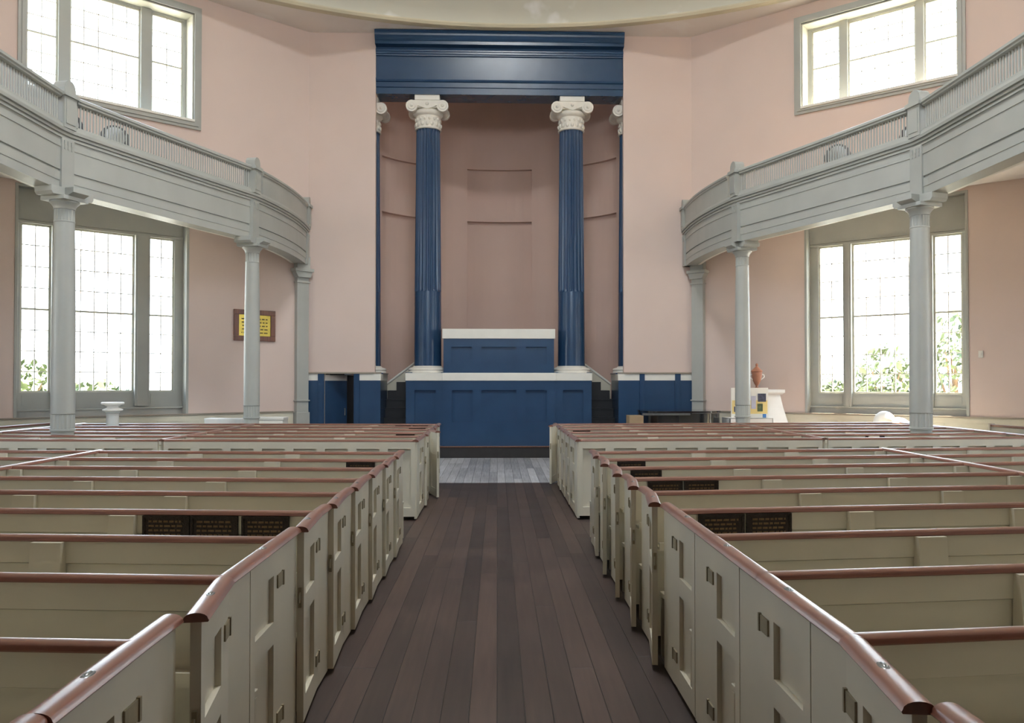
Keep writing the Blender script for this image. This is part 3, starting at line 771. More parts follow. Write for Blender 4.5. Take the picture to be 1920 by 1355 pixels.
# stairs on both sides
for sd, x0, x1 in (('left', -2.75, -2.13), ('right', 2.21, 2.84)):
    s = -1 if sd == 'left' else 1
    root = thing('stair', ((x0+x1)/2, FY+.3, 0), 'black stair climbing to the pulpit on the %s of it' % sd, 'stairs', 'pulpit stairs', kind='thing')
    for i in range(6):
        mb = MB(); z = .22*(i+1); yy = FY-.10+.21*i
        mb.box(x0, x1, yy, FY+1.6, z-.22, z-.03); st = part('riser', mb, M['black'], root)
        mb = MB(); mb.box(x0, x1, yy-.025, FY+1.6, z-.03, z); part('tread', mb, M['black'], root)
    # upper flight turning towards the pulpit
    outer = x0 if s < 0 else x1
    for i in range(3):
        a = outer-s*(.06+.22*i); lo, hi = sorted((a, outer-s*.95))
        mb = MB(); mb.box(lo, hi, FY+1.16, FY+1.6, 1.32+.21*i, 1.32+.21*(i+1)); part('winder_step', mb, M['black'], root)
    mb = MB()
    pr = [(outer+s*.02, .95), (outer+s*.02, 1.66), (outer-s*.70, 2.20), (outer-s*1.05, 2.20), (outer-s*1.05, 1.0)]
    mb.extrude(pr, lambda a, z: (a, FY+1.62, z), lambda a, z: (a, FY+1.68, z)); part('stringer_board', mb, M['dado'], root, label='off-white sloping stringer board')
    mb = MB(); mb.tube((outer+s*.02, FY+1.62, 1.69), (outer-s*.70, FY+1.62, 2.23), .03, 8); mb.tube((outer-s*.70, FY+1.62, 2.23), (outer-s*1.05, FY+1.62, 2.23), .03, 8); part('handrail', mb, M['white'], root)

# blue wainscot of the chancel wall
def wains(nm, x0, x1, posts, lab, ends):
    root = thing(nm, ((x0+x1)/2, FY, 0), lab, 'wainscot', 'blue wainscots of the chancel wall', kind='thing')
    return root
rootL = wains('wainscot', CLX, OL, [], 'blue wainscot with white band left of the pulpit stairs, with an open doorway', None)
def wbox(root, x0, x1, nm='panel'):
    mb = MB(); mb.box(x0, x1, FY-.05, FY, 0, 1.775); part(nm, mb, M['blue'], root, bevel=.004)
    mb = MB(); mb.box(x0, x1, FY-.055, FY, 1.775, 1.925); part('white_band', mb, M['white'], root, label='white painted band')
def wpost(root, x0, x1):
    mb = MB(); mb.box(x0, x1, FY-.075, FY, 0, 1.93); mb.box(x0+.03, x1-.03, FY-.085, FY-.075, .1, 1.7); part('post', mb, M['blue'], root, bevel=.004)
wbox(rootL, CLX+.0, -4.12); wpost(rootL, -4.12, DOORX0); wpost(rootL, DOORX1, -3.17); wbox(rootL, -3.17, OL-.0)
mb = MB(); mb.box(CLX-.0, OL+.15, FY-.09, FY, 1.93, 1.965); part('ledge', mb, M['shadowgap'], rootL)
mb = MB(); mb.box(OL-.02, OL+.14, FY-.085, FY+1.10, 0, 1.775); part('pedestal', mb, M['blue'], rootL)
mb = MB(); mb.box(OL-.02, OL+.15, FY-.09, FY+1.10, 1.775, 1.925); part('pedestal_band', mb, M['white'], rootL)
mb = MB(); mb.box(-3.52, OL+.17, FY+.14, FY+1.10, 1.925, 1.95); part('pedestal_top', mb, M['blue'], rootL)
rootR = wains('wainscot', OR_, CRX, [], 'glossy blue wainscot with white band behind the grand piano', None)
wbox(rootR, OR_, 3.31); wpost(rootR, 3.31, 3.43); wbox(rootR, 3.43, 4.14); wpost(rootR, 4.14, 4.27); wbox(rootR, 4.27, CRX)
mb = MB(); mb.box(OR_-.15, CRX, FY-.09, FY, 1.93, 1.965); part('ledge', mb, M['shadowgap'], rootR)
mb = MB(); mb.box(OR_-.14, OR_+.02, FY-.085, FY+1.10, 0, 1.775); part('pedestal', mb, M['blue'], rootR)
mb = MB(); mb.box(OR_-.15, OR_+.02, FY-.09, FY+1.10, 1.775, 1.925); part('pedestal_band', mb, M['white'], rootR)
mb = MB(); mb.box(OR_-.17, 3.65, FY+.14, FY+1.10, 1.925, 1.95); part('pedestal_top', mb, M['blue'], rootR)
# little door standing open inwards
d = link('door_1', None, None, (DOORX0+.01, FY+.03, 0), R(52)); d['kind'] = 'structure'
mb = MB(); mb.box(0, .66, 0, .04, .03, 1.77); me = mb.mesh('leaf', M['blue'], bevel=.004); link('leaf', me, d)
mb = MB(); mb.box(0, .66, -.004, .044, 1.77, 1.91); link('white_band', mb.mesh('white_band', M['white']), d)
mb = MB(); mb.tube((.58, -.02, .95), (.58, -.02, 1.12), .012, 8); mb.tube((.58, 0, .96), (.58, -.03, .96), .01, 6); mb.tube((.58, 0, 1.11), (.58, -.03, 1.11), .01, 6); link('handle', mb.mesh('handle', M['plate'], True), d)

# ------------------------------------------------------------------ pews
PITCH = .785; LEN = 3.20; ZU, ZT = .987, 1.017
MC = {}
def cached(key, fn):
    if key not in MC: MC[key] = fn()
    return MC[key]
def half_round(w, n=8):   # cap section: (across, z)
    pts = [(-w, ZU), (w, ZU), (w+.003, ZU+.005)]
    for i in range(n+1):
        t = math.pi*i/n; pts.append((w*math.cos(t), ZU+.010+(ZT-ZU-.010)*math.sin(t)))
    pts.append((-w-.003, ZU+.005)); return pts
def m_back(s, L):
    mb = MB(); a, b = sorted((0, s*L))
    mb.box(a, b, -.022, .018, .885, ZU); mb.box(a, b, -.008, .018, .05, .879); mb.box(a, b, .0, .018, .879, .885)
    e0, e1 = sorted((s*.015, s*.11)); mb.box(e0, e1, -.028, -.022, .30, ZU)
    return mb.mesh('back_panel', M['cream'])
def m_rear(s, L):
    mb = MB(); a, b = sorted((0, s*L)); n = 8
    mb.box(a, b, -.0, .018, .05, ZU); mb.box(a, b, -.032, 0, .90, ZU); mb.box(a, b, -.032, 0, .05, .16)
    for i in range(n+1):
        c = L*i/n; w = .055; u0, u1 = max(0, c-w), min(L, c+w); x0, x1 = sorted((s*u0, s*u1)); mb.box(x0, x1, -.032, 0, .16, .90)
    return mb.mesh('panelled_back', M['cream'])
def m_cap(s, L):
    mb = MB(); pr = half_round(.029); mb.extrude(pr, lambda y, z: (s*.0, y, z), lambda y, z: (s*L, y, z)); return mb.mesh('cap_rail', M['cap'], True)
def m_brace():
    mb = MB(); pr = [(-.022, ZU), (-.06, ZU), (-.075, .80), (-.115, .50), (-.115, .0), (-.008, .0), (-.008, .5)]
    mb.extrude(pr, lambda y, z: (-.075, y, z), lambda y, z: (.075, y, z)); return mb.mesh('brace', M['cream'])
def m_seat(s, L):
    mb = MB(); a, b = sorted((s*.02, s*L)); mb.box(a, b, .02, .40, .415, .445); mb.box(a, b, .36, .385, .05, .415); return mb.mesh('seat', M['cream'], bevel=.004)
def m_ledge(s, L):
    mb = MB(); a, b = sorted((s*.02, s*L)); mb.box(a, b, -.14, -.010, .645, .665); mb.box(a, b, -.14, -.125, .665, .695); return mb.mesh('book_ledge', M['cream'])
def m_end(v0, v1):
    mb = MB(); mb.box(-.016, .016, v0, v1, .02, ZU); return mb.mesh('end_panel', M['cream'], bevel=.003)
def m_endcap(v0, v1):
    mb = MB(); pr = half_round(.038); mb.extrude(pr, lambda x, z: (x, v0, z), lambda x, z: (x, v1, z)); return mb.mesh('end_cap', M['capy'], True)
DW = .505
def m_door(s):
    # hinge line at the origin, leaf towards -y; the aisle side is -s*x
    mb = MB(); fs_ = -s
    def bx(y0, y1, z0, z1, t0, t1): a, b = sorted((fs_*t0, fs_*t1)); mb.box(a, b, y0, y1, z0, z1)
    st = .065
    f = .15
    bx(-DW, -DW+st, .03, ZU, -.016, .018); bx(-f, 0, .03, ZU, -.016, .018)
    bx(-DW+st, -f, .03, .15, -.016, .018); bx(-DW+st, -f, .56, .66, -.016, .018); bx(-DW+st, -f, .87, ZU, -.016, .018)
    bx(-DW+st, -f, .15, .56, -.012, -.004); bx(-DW+st, -f, .66, .87, -.012, -.004)
    return mb.mesh('door', M['cream'])
def m_hinge(s):
    mb = MB(); a, b = sorted((-s*.017, -s*.025)); mb.box(a, b, -.095, .0, -.030, .030)
    mb.box(a-.004, b+.004, -.008, .006, -.034, .034); return mb.mesh('hinge', M['hinge'])
def m_plate():
    mb = MB(); mb.ball((0, 0, 0), .016, .034, .007, 16, 6, True); mb.ball((0, 0, .004), .009, .02, .006, 12, 6, True); return mb.mesh('number_plate', M['plate'], True)
def m_latch(s):
    mb = MB(); mb.box(-.008, .008, -.012, 0, -.05, .05); mb.tube((0, -.02, .03), (0, -.035, -.02), .006, 6); return mb.mesh('latch', M['hinge'])
def m_plaque():
    mb = MB(); mb.box(-.132, .132, -.036, -.022, .735, .984)
    mb.box(-.136, -.122, -.041, -.022, .731, .986); mb.box(.122, .136, -.041, -.022, .731, .986); mb.box(-.122, .122, -.041, -.022, .972, .986); mb.box(-.122, .122, -.041, -.022, .731, .745)
    return mb.mesh('memorial_plaque', M['bronze'])
def m_ptext(seed):
    rnd = random.Random(seed); mb = MB()
    for i in range(8):
        z = .955-.025*i; x = -.10; 
        while x < .09:
            w = rnd.uniform(.012, .035); mb.box(x, min(x+w, .10), -.0385, -.036, z-.007, z+.004); x += w+.008
    return mb.mesh('raised_text', M['bronzetext'])

ORD = ['first', 'second', 'third', 'fourth', 'fifth', 'sixth', 'seventh', 'eighth', 'ninth', 'tenth', 'eleventh']
def pew(s, y, ang, label, group, ajar=0.0, doors=True, x=1.03, L=LEN, plaques=(), rear=False, seat=True, braces=(1.03, 2.07, 3.10), plates=True):
    rz = R(ang)*s
    root = thing('box_pew', (s*x, y, 0), label, 'pew', group, rz=rz)
    if rear: link('back_panel', cached(('rear', s, L), lambda: m_rear(s, L)), root)
    else: link('back_panel', cached(('back', s, L), lambda: m_back(s, L)), root)
    link('cap_rail', cached(('cap', s, L), lambda: m_cap(s, L)), root)['label'] = 'mahogany cap rail'
    if not rear:
        for b in braces:
            if b <= L: link('brace', cached('brace', m_brace), root, (s*(b+.075), 0, 0))
        link('book_ledge', cached(('ledge', s, L), lambda: m_ledge(s, L)), root)
    if seat: link('seat', cached(('seat', s, L), lambda: m_seat(s, L)), root)
    for a, sd in plaques:
        p = link('memorial_plaque', cached('plaque', m_plaque), root, (s*a, 0, 0)); p['label'] = 'dark bronze plaque'
        link('raised_text', cached(('ptext', sd), lambda: m_ptext(sd)), p)
    if doors is not None:
        e = link('end_panel', cached('end', lambda: m_end(-.02, .268)), root, (0, 0, 0), -rz)
        link('end_cap', cached('endcap', lambda: m_endcap(-.03, .268)), e)['label'] = 'mahogany cap'
    if doors:
        hy = PITCH-.012; c, q = math.cos(-rz), math.sin(-rz)
        d = link('door', cached(('door', s), lambda: m_door(s)), root, (-q*hy, c*hy, 0), -rz-s*R(ajar)*-1*-1 if False else -rz+s*R(ajar)*-1)
        # opening swings the near end of the leaf into the aisle
        d.rotation_euler.z = -rz-s*R(ajar)
        link('door_cap', cached('doorcap', lambda: m_endcap(-DW, 0.0)), d)['label'] = 'mahogany cap'
        for z in (.20, .83): link('hinge', cached(('hinge', s), lambda: m_hinge(s)), d, (0, -.005, z))
        link('latch', cached(('latch', s), lambda: m_latch(s)), d, (0, -DW, .66))
        if plates: link('number_plate', cached('plate', m_plate), d, (0, -.26, ZT-.004))
    return root

Y0 = 2.39
ajL = [1, 8.5, 0, 4, 3.5, 3, 3, 3, 3, None]
ajR = [7, 0, 0, 0, 8, 8, 8, 8, 5, None]
PQ = {(-1, 4): [(.28, 1), (.575, 2), (.855, 3)], (-1, 8): [(.26, 4)], (1, 4): [(.26, 5), (.545, 6)], (1, 6): [(.255, 7), (.54, 8)], (1, 7): [(.25, 9)], (1, 8): [(.25, 10)]}
extra = {(-1, 4): ' with three bronze plaques', (-1, 8): ' with one bronze plaque', (1, 4): ' with two bronze plaques', (1, 6): ' with two dark plaques', (1, 7): ' with one bronze plaque', (1, 8): ' with one small plaque'}
for s, nm, aj, ang in ((-1, 'left', ajL, 4.8), (1, 'right', ajR, 5.2)):
    for k in range(0, 10):
        y = Y0+PITCH*(k-1)
        lab = '%s cream pew from the camera, %s of the aisle%s' % (ORD[k], nm, extra.get((s, k), ''))
        a = aj[k]
        # the root turns so the outer end lies further from the camera
        pew(s, y, ang, lab, 'box pews of the near block', a or 0, doors=True if a is not None else False, plaques=PQ.get((s, k), ()))
fL = [0, 4, 17, 3, 3, None]; fR = [0, 1, 1, 2, 15, None]
PF_ = {(-1, 4): [(.28, 11)], (-1, 5): [(.3, 12), (.6, 13)], (-1, 2): [(.3, 14)], (1, 3): [(.28, 15)]}
for s, nm, aj in ((-1, 'left', fL), (1, 'right', fR)):
    for k in range(6):
        y = 10.50+PITCH*k
        lab = '%s cream pew beyond the cross aisle, %s of the middle aisle' % (ORD[k], nm)
        a = aj[k]
        pew(s, y, 3.0, lab, 'box pews of the far block', a or 0, doors=True if a is not None else False, plaques=PF_.get((s, k), ()), rear=(k == 0))
# pews beyond the long partitions
for s, nm, ang in ((-1, 'left', 4.8), (1, 'right', 5.2)):
    for k in range(6, 10):
        y = Y0+PITCH*(k-1)+3.26*math.sin(R(ang))
        pew(s, y, ang, 'cream pew outside the near %s partition, %s row before the cross aisle' % (nm, ['fourth', 'third', 'second', 'last'][k-6]), 'side pews of the near block', doors=None, x=4.31, L=2.95, braces=(.9, 1.94))
    for k in range(6):
        y = 10.50+PITCH*k+3.26*math.sin(R(3))
        pew(s, y, 3.0, 'cream pew outside the far %s partition, %s row after the cross aisle' % (nm, ORD[k]), 'side pews of the far block', doors=None, x=4.31, L=2.95, braces=(.9, 1.94), plaques=[(1.0, 21)] if (s, k) == (1, 1) else (), rear=(k == 0))

def partition(x, y0, y1, lab):
    root = thing('pew_partition', (x, y0, 0), lab, 'partition', 'long partitions between the pews')
    mb = MB(); mb.box(x-.016, x+.016, y0, y1, .0, ZU); part('board', mb, M['cream'], root)
    mb = MB(); mb.extrude(half_round(.036), lambda a, z: (x+a, y0-.02, z+.003), lambda a, z: (x+a, y1+.02, z+.003)); part('cap_rail', mb, M['capy'], root, smooth=True, label='mahogany cap rail')
for s, nm in ((-1, 'left'), (1, 'right')):
    partition(s*4.265, 4.0, 9.02, 'long cream partition dividing the near %s pews, running parallel to the aisle' % nm)
    partition(s*4.265, 10.68, 14.7, 'long cream partition dividing the far %s pews, running parallel to the aisle' % nm)
    partition(s*7.32, 10.85, 14.9, 'long cream partition closing the far %s pews near the gallery wall' % nm)
# side benches against the oblique walls
def side_bench(p, q, lab):
    (x0, y0), (x1, y1) = p, q; l = math.hypot(x1-x0, y1-y0); D = ((x1-x0)/l, (y1-y0)/l); N = (-D[1], D[0])
    root = thing('side_bench', (x0, y0, 0), lab, 'bench', 'benches along the side walls')
    mb = MB(); mb.obox(p, D, N, 0, l, -.016, .016, 0, ZU); part('back_panel', mb, M['cream'], root)
    mb = MB(); mb.obox(p, D, N, 0, l, -.035, .035, ZU, ZT+.01); part('cap_rail', mb, M['cap'], root, bevel=.008, label='mahogany cap rail')
    s = 1 if x0 > 0 else -1
    mb = MB(); mb.obox(p, D, N, l-.03, l, -.02, .42, 0, ZU) if False else mb.obox(p, D, N, l-.035, l, -.05, .05, 0, ZT+.03); part('end_post', mb, M['cream'], root)
    n0, n1 = (.016, .40) if N[0]*s > 0 else (-.40, -.016)
    mb = MB(); mb.obox(p, D, N, 0, l-.04, n0, n1, .415, .445); part('seat', mb, M['cream'], root)
side_bench((-8.4, 10.8), (-7.85, 15.0), 'cream bench with a rail at the left edge, in front of the left wall')
side_bench((8.75, 11.0), (8.35, 13.75), 'cream bench with a rail at the right edge, in front of the right wall')

# ------------------------------------------------------------------ loose things
def on_wall(P, D, N, s, off): return (P[0]+D[0]*s-N[0]*off, P[1]+D[1]*s-N[1]*off)
# framed brass tablet on the left oblique wall
c = on_wall(PL, DL, NL, 1.30, .0)
root = thing('wall_tablet', c+(2.98,), 'brass tablet in a red-brown wooden frame hanging on the left pink wall', 'tablet')
mb = MB(); a0, a1, z0, z1, w = .82, 1.77, 2.64, 3.32, .11
mb.obox(PL, DL, NL, a0, a1, -.045, 0, z0, z0+w); mb.obox(PL, DL, NL, a0, a1, -.045, 0, z1-w, z1); mb.obox(PL, DL, NL, a0, a0+w, -.045, 0, z0+w, z1-w); mb.obox(PL, DL, NL, a1-w, a1, -.045, 0, z0+w, z1-w)
part('frame', mb, M['frame'], root, bevel=.006)
mb = MB(); mb.obox(PL, DL, NL, a0+w, a1-w, -.022, 0, z0+w, z1-w); part('brass_plate', mb, M['brass'], root)
mb = MB(); rnd = random.Random(3)
for i in range(5):
    z = z1-w-.09-.075*i; x = a0+w+.07
    while x < a1-w-.07:
        L_ = rnd.uniform(.03, .09); mb.obox(PL, DL, NL, x, min(x+L_, a1-w-.06), -.0245, -.022, z-.012, z+.012); x += L_+.025
part('engraved_text', mb, M['ink'], root)

# switch box
c = on_wall(PR, DR, NR, 5.86, 0)
mb = MB(); mb.obox(PR, DR, NR, 5.96, 6.04, -.03, 0, 2.20, 2.33); mb.obox(PR, DR, NR, 5.985, 6.015, -.038, -.03, 2.24, 2.29)
single('wall_switch', mb, M['white'], on_wall(PR, DR, NR, 6.0, 0)+(2.2,), 'small white switch box on the pink wall right of the window', 'switch', bevel=.003)

# stone pedestal on the left
x, y = -6.66, 14.55
root = thing('stone_pedestal', (x, y, 0), 'short white column pedestal with a flat top in front of the left window', 'pedestal')
mb = MB(); mb.lathe([(.115, .12), (.105, .2), (.10, 1.20), (.115, 1.21), (.115, 1.23)], (x, y), 24); mb.lathe([(.15, 0), (.15, .06), (.12, .12)], (x, y), 24); part('shaft', mb, M['stone'], root, smooth=True)
mb = MB(); mb.lathe([(.11, 1.23), (.16, 1.245), (.165, 1.265), (.13, 1.28), (.09, 1.30), (.09, 1.315), (.13, 1.34), (.15, 1.355)], (x, y), 24)
part('capital', mb, M['plaster'], root, smooth=True)
mb = MB(); mb.lathe([(.001, 1.352), (.17, 1.352), (.185, 1.36), (.185, 1.385), (.17, 1.393), (.001, 1.395)], (x, y), 28); part('top_slab', mb, M['plaster'], root, smooth=True)

# white cartons by the left wall
mb = MB(); x0, x1, y0, y1 = -5.80, -5.08, 16.55, 16.95
pr = [(x0, 1.02), (x0+.06, .55), (x0+.10, .0), (x1, .0), (x1, 1.01)]
mb.extrude(pr, lambda a, z: (a, y0, z), lambda a, z: (a, y1, z))
single('white_bin', mb, M['paper'], ((x0+x1)/2, (y0+y1)/2, 0), 'white tapered bin left of the slim column by the left wall', 'bin', bevel=.01)
x0, x1, y0, y1 = -4.88, -4.30, 16.75, 17.15
root = thing('white_cabinet', ((x0+x1)/2, (y0+y1)/2, 0), 'low white cabinet right of the slim column by the left wall', 'cabinet')
mb = MB(); mb.box(x0, x1, y0, y1, .05, .98); part('body', mb, M['white'], root, bevel=.006)
mb = MB(); mb.box(x0-.015, x1+.015, y0-.015, y1, .98, 1.03); part('top', mb, M['white'], root, bevel=.006)
mb = MB(); mb.box(x0+.03, x1-.03, y0-.012, y0, .10, .93); part('door', mb, M['white'], root, bevel=.004)
mb = MB(); mb.box(x0+.02, x1-.02, y0+.03, y1, 0, .05); part('plinth', mb, M['dark'], root)

# grand piano (lid down) seen over the pews
x, y = 3.75, 17.55
root = thing('grand_piano', (x, y, 0), 'black grand piano with its lid down in front of the right wainscot', 'piano')
out = [(-.72, -.70), (.25, -.70), (.62, -.66), (.86, -.48), (.96, -.20), (.98, .05), (.88, .32), (.62, .50), (.2, .62), (-.2, .72), (-.72, .74)]
def sm(pts, it=2):
    for _ in range(it):
        q = []
        for i, p in enumerate(pts):
            n = pts[(i+1) % len(pts)]
            q += [(p[0]*.75+n[0]*.25, p[1]*.75+n[1]*.25), (p[0]*.25+n[0]*.75, p[1]*.25+n[1]*.75)]
        pts = q
    return pts
body = [(x+a, y+b) for a, b in sm(out)]
mb = MB(); mb.prism(body, .62, 1.09); part('case', mb, M['piano'], root, smooth=True)
lid = [(x+a*1.02, y+b*1.02) for a, b in sm(out)]
mb = MB(); mb.prism(lid, 1.105, 1.14); part('lid', mb, M['piano'], root, smooth=True)
mb = MB(); mb.box(x-.95, x-.70, y-.68, y+.70, .62, .80); part('keyboard', mb, M['piano'], root, bevel=.01)
for a, b in ((-.55, -.5), (-.55, .5), (.6, 0)):
    mb = MB(); mb.lathe([(.001, 0), (.035, 0), (.04, .03), (.05, .08), (.065, .5), (.08, .62)], (x+a, y+b), 16); part('leg', mb, M['piano'], root, smooth=True)
mb = MB(); mb.box(x-.78, x+.2, y-.74, y-.70, 1.06, 1.10); part('lid_hinge_strip', mb, M['plate'], root)
mb = MB(); mb.box(2.62, 2.78, 0, 0, 0, 0) if False else mb.box(2.66, 2.95, 16.6, 17.0, 0, 1.06)
single('tan_carton', mb, M['box'], (2.8, 16.8, 0), 'tall tan carton at the left end of the grand piano', 'carton', bevel=.006)

# photo display board on a covered table, urn and pedestal
x0, x1, yb = 4.86, 5.64, 17.05
root = thing('display_table', ((x0+x1)/2, yb+.1, 0), 'small table under a white cloth behind the right slim column', 'table')
mb = MB(); mb.box(x0-.04, x1+.02, yb-.12, yb+.42, .95, .98); part('tabletop', mb, M['box'], root)
for a in (x0+.02, x1-.06):
    for b in (yb-.08, yb+.34): mb = MB(); mb.box(a, a+.04, b, b+.04, 0, .95); part('leg', mb, M['box'], root)
mb = MB(); mb.box(x0-.07, x1+.05, yb-.15, yb-.135, .30, .995); mb.box(x0-.07, x1+.05, yb-.15, yb+.45, .985, .995); mb.box(x0-.07, x0-.055, yb-.15, yb+.45, .3, .99); mb.box(x1+.035, x1+.05, yb-.15, yb+.45, .3, .99)
o = single('table_cloth', mb, M['paper'], ((x0+x1)/2, yb, .99), 'white cloth covering the display table', 'tablecloth')
root = thing('display_board', ((x0+x1)/2, yb, .995), 'yellow and white display board with pinned photographs on the covered table', 'display board')
mb = MB(); mb.box(x0, x1, yb, yb+.02, .995, 1.62); part('backing', mb, M['white'], root)
mb = MB(); mb.box(x0+.02, x1-.02, yb-.004, yb, 1.08, 1.36); part('yellow_panel', mb, M['yellow'], root)
def pic(a0, a1, z0, z1, mt):
    mb = MB(); mb.box(a0, a1, yb-.010, yb-.004, z0, z1); part('photograph', mb, M[mt], root)
pic(x0+.12, x0+.22, 1.40, 1.48, 'photo'); pic(x0+.12, x0+.22, 1.28, 1.37, 'photol'); pic(x0+.06, x0+.20, 1.12, 1.23, 'photo'); pic(x0+.42, x0+.52, 1.18, 1.45, 'photol')
pic(x0+.56, x0+.73, 1.33, 1.50, 'photo'); pic(x0+.55, x0+.66, 1.13, 1.29, 'photog')
mb = MB(); mb.box(x0+.66, x0+.73, yb-.012, yb-.004, 1.0, 1.075); part('sticker', mb, M['photob'], root)
px, py = 5.72, 17.42
root = thing('white_pedestal', (px, py, 0), 'white flared pedestal beside the display board, carrying the urn', 'pedestal')
def sq(pr, x, y, mb):
    for (w0, z0), (w1, z1) in zip(pr, pr[1:]):
        mb.hexa([(x-w0, y-w0, z0), (x+w0, y-w0, z0), (x+w0, y+w0, z0), (x-w0, y+w0, z0), (x-w1, y-w1, z1), (x+w1, y-w1, z1), (x+w1, y+w1, z1), (x-w1, y+w1, z1)])
mb = MB(); sq([(.40, 0), (.38, .75), (.27, 1.2), (.22, 1.48)], px, py, mb); part('body', mb, M['plaster'], root, weld=True)
mb = MB(); sq([(.25, 1.48), (.30, 1.52), (.30, 1.58)], px, py, mb); part('top_slab', mb, M['plaster'], root, weld=True)
ux, uy = 5.50, 17.36
root = thing('urn', (ux, uy, 1.58), 'terracotta urn with a pointed lid standing on the white pedestal', 'urn')
mb = MB(); mb.lathe([(.001, 1.58), (.065, 1.58), (.065, 1.60), (.03, 1.63), (.025, 1.66), (.05, 1.70), (.085, 1.78), (.105, 1.88), (.108, 1.94), (.10, 1.955)], (ux, uy), 28); part('vessel', mb, M['terra'], root, smooth=True)
mb = MB(); mb.lathe([(.118, 1.955), (.122, 1.97), (.10, 1.99), (.06, 2.03), (.03, 2.06), (.02, 2.08), (.03, 2.10), (.02, 2.125), (.001, 2.14)], (ux, uy), 28); part('lid', mb, M['terra'], root, smooth=True)
for s in (-1, 1):
    mb = MB(); pts = [(ux+s*.10, uy, 1.90), (ux+s*.15, uy, 1.89), (ux+s*.155, uy, 1.84), (ux+s*.09, uy, 1.79)]
    for p, q in zip(pts, pts[1:]): mb.tube(p, q, .012, 6)
    part('handle', mb, M['plaster'], root, smooth=True)

# white plaster figure lying behind the pews
cx, cy = 7.36, 15.30
mb = MB()
mb.ball((cx-.10, cy, .98), .20, .18, .22); mb.ball((cx+.16, cy+.02, .93), .22, .15, .15); mb.ball((cx+.36, cy+.03, .88), .20, .13, .12)
single('plaster_bust', mb, M['plaster'], (cx, cy, .8), 'white rounded plaster bust lying on a block under the right window', 'sculpture', smooth=True)
mb = MB(); mb.box(cx-.34, cx+.58, cy-.2, cy+.24, 0, .80)
single('plinth_block', mb, M['stone'], (cx, cy, 0), 'pale block carrying the white plaster bust', 'block', bevel=.01)

# round lamps behind the balusters: cans on a low stand, lens turned to the hall
def lamp(x, y, d, lab):
    root = thing('gallery_lamp', (x, y, 5.20), lab, 'lamp', 'round lamps behind the gallery balusters')
    l = math.hypot(*d); d = (d[0]/l, d[1]/l); z = 5.52
    mb = MB(); mb.box(x-.10, x+.10, y-.10, y+.10, 5.19, 5.22); mb.box(x-.03, x+.03, y-.03, y+.03, 5.22, 5.36); part('stand', mb, M['lamp'], root)
    mb = MB(); mb.tube((x-d[0]*.14, y-d[1]*.14, z+.02), (x+d[0]*.10, y+d[1]*.10, z), .13, 28, .215); mb.tube((x+d[0]*.10, y+d[1]*.10, z), (x+d[0]*.13, y+d[1]*.13, z), .215, 28); part('shell', mb, M['lamp'], root, smooth=True)
    mb = MB(); mb.tube((x+d[0]*.125, y+d[1]*.125, z+.035), (x+d[0]*.15, y+d[1]*.15, z+.035), .155, 28, .135); part('lens', mb, M['lens'], root, smooth=True)
lamp(-6.02, 13.10, (.75, -1), 'round dark lamp with pale lens behind the left gallery rods, further from the big post')
lamp(-6.42, 12.45, (.75, -1), 'round dark lamp with pale lens tucked behind the big left gallery post')
lamp(5.78, 13.75, (-.75, -1), 'round dark lamp with pale lens behind the right gallery rods, further from the big post')
lamp(6.50, 12.60, (-.75, -1), 'round dark lamp with pale lens tucked behind the big right gallery post')

# ------------------------------------------------------------------ outdoors
mb = MB(); mb.box(-60, 60, -60, 60, -1.3, -1.2); struct('ground', mb, M['grass'])
def shrub(x, y, r, h, lab, n=900):
    rnd = random.Random(int((x*31+y*17)*10))
    root = thing('shrub', (x, y, -1.2), lab, 'shrub', 'shrubs outside the windows')
    mb = MB(); mb.tube((x, y, -1.2), (x, y, h*.6), .12, 8, .05)
    for i in range(5):
        a = i*1.26; mb.tube((x, y, h*.15), (x+r*.6*math.cos(a), y+r*.6*math.sin(a), h*.75), .05, 6, .02)
    part('trunk', mb, M['bark'], root)
    mb = MB()
    for i in range(n):
        while True:
            p = Vector((rnd.uniform(-1, 1), rnd.uniform(-1, 1), rnd.uniform(-1, 1)))
            if .45 < p.length < 1: break
        c = Vector((x+p.x*r, y+p.y*r, -.2+(h+.2)*.55+p.z*(h+.2)*.5))
        u = Vector((rnd.uniform(-1, 1), rnd.uniform(-1, 1), rnd.uniform(-1, 1))).normalized(); v = u.orthogonal().normalized(); w = rnd.uniform(.10, .2)
        mb._faces([tuple(c-u*w), tuple(c+v*w*.5), tuple(c+u*w), tuple(c-v*w*.5)], [(0, 1, 2, 3)])
    part('foliage', mb, M['leaf'], root, recalc=False)
shrub(-12.7, 22.2, 1.2, 2.3, 'green shrub outside the left lower window, left of the big column')
shrub(-10.9, 22.8, 1.1, 1.7, 'low green shrub outside the left lower window, right of the big column')
shrub(10.9, 23.0, 1.0, 2.7, 'green shrub outside the right lower window, left of the big column')
shrub(12.75, 22.6, 1.1, 3.6, 'tall green shrub outside the right lower window, right of the big column')
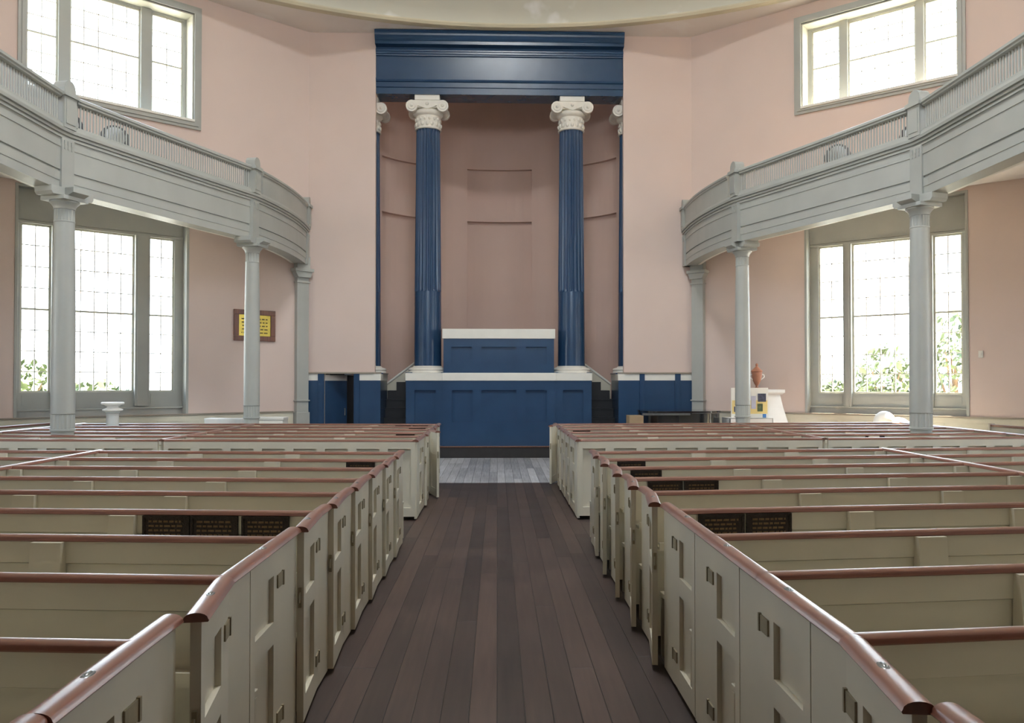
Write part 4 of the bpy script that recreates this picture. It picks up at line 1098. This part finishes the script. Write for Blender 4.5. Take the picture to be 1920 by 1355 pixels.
shrub(9.6, 24.0, .8, 1.9, 'small green shrub outside the narrow left light of the right lower window')

# ------------------------------------------------------------------ light
w = bpy.data.worlds.new('sky'); SC.world = w; w.use_nodes = True
nt = w.node_tree; bg = nt.nodes['Background']
tc = nt.nodes.new('ShaderNodeTexCoord'); sp = nt.nodes.new('ShaderNodeSeparateXYZ'); cr = nt.nodes.new('ShaderNodeValToRGB')
nt.links.new(tc.outputs['Generated'], sp.inputs[0]); nt.links.new(sp.outputs['Z'], cr.inputs['Fac'])
cr.color_ramp.elements[0].color = (.93, .97, 1.0, 1); cr.color_ramp.elements[0].position = .0
cr.color_ramp.elements[1].color = (.56, .76, 1.0, 1); cr.color_ramp.elements[1].position = .6
nt.links.new(cr.outputs['Color'], bg.inputs['Color']); bg.inputs['Strength'].default_value = WORLD
sun = bpy.data.lights.new('sun', 'SUN'); sun.energy = SUN; sun.angle = R(1.0); sun.color = (1, .86, .66)
so = bpy.data.objects.new('sun', sun); COL.objects.link(so)
dirv = Vector((-.50, -.30, -1.0)).normalized(); so.rotation_euler = dirv.to_track_quat('-Z', 'Y').to_euler(); so.location = (20, 0, 30)

# ------------------------------------------------------------------ camera
cam = bpy.data.cameras.new('camera'); co = bpy.data.objects.new('camera', cam); COL.objects.link(co)
cam.sensor_fit = 'HORIZONTAL'; cam.sensor_width = 36; cam.lens = 1550*36/1920
cam.shift_x = -(981-960)/1920; cam.shift_y = (690.7-677.5)/1920
cam.clip_start = .05; cam.clip_end = 300
co.location = (0, 0, 1.75); co.rotation_euler = (R(90+.9), 0, R(-1.8))
SC.camera = co

SC.view_settings.view_transform = 'Standard'; SC.view_settings.look = 'None'; SC.view_settings.gamma = 1; SC.view_settings.exposure = EXPO
SC.view_settings.use_curve_mapping = False
cy_ = SC.cycles
cy_.use_denoising = True; cy_.max_bounces = 10; cy_.diffuse_bounces = 7; cy_.glossy_bounces = 3; cy_.transparent_max_bounces = 10; cy_.sample_clamp_indirect = 6
cy_.caustics_reflective = False; cy_.caustics_refractive = False
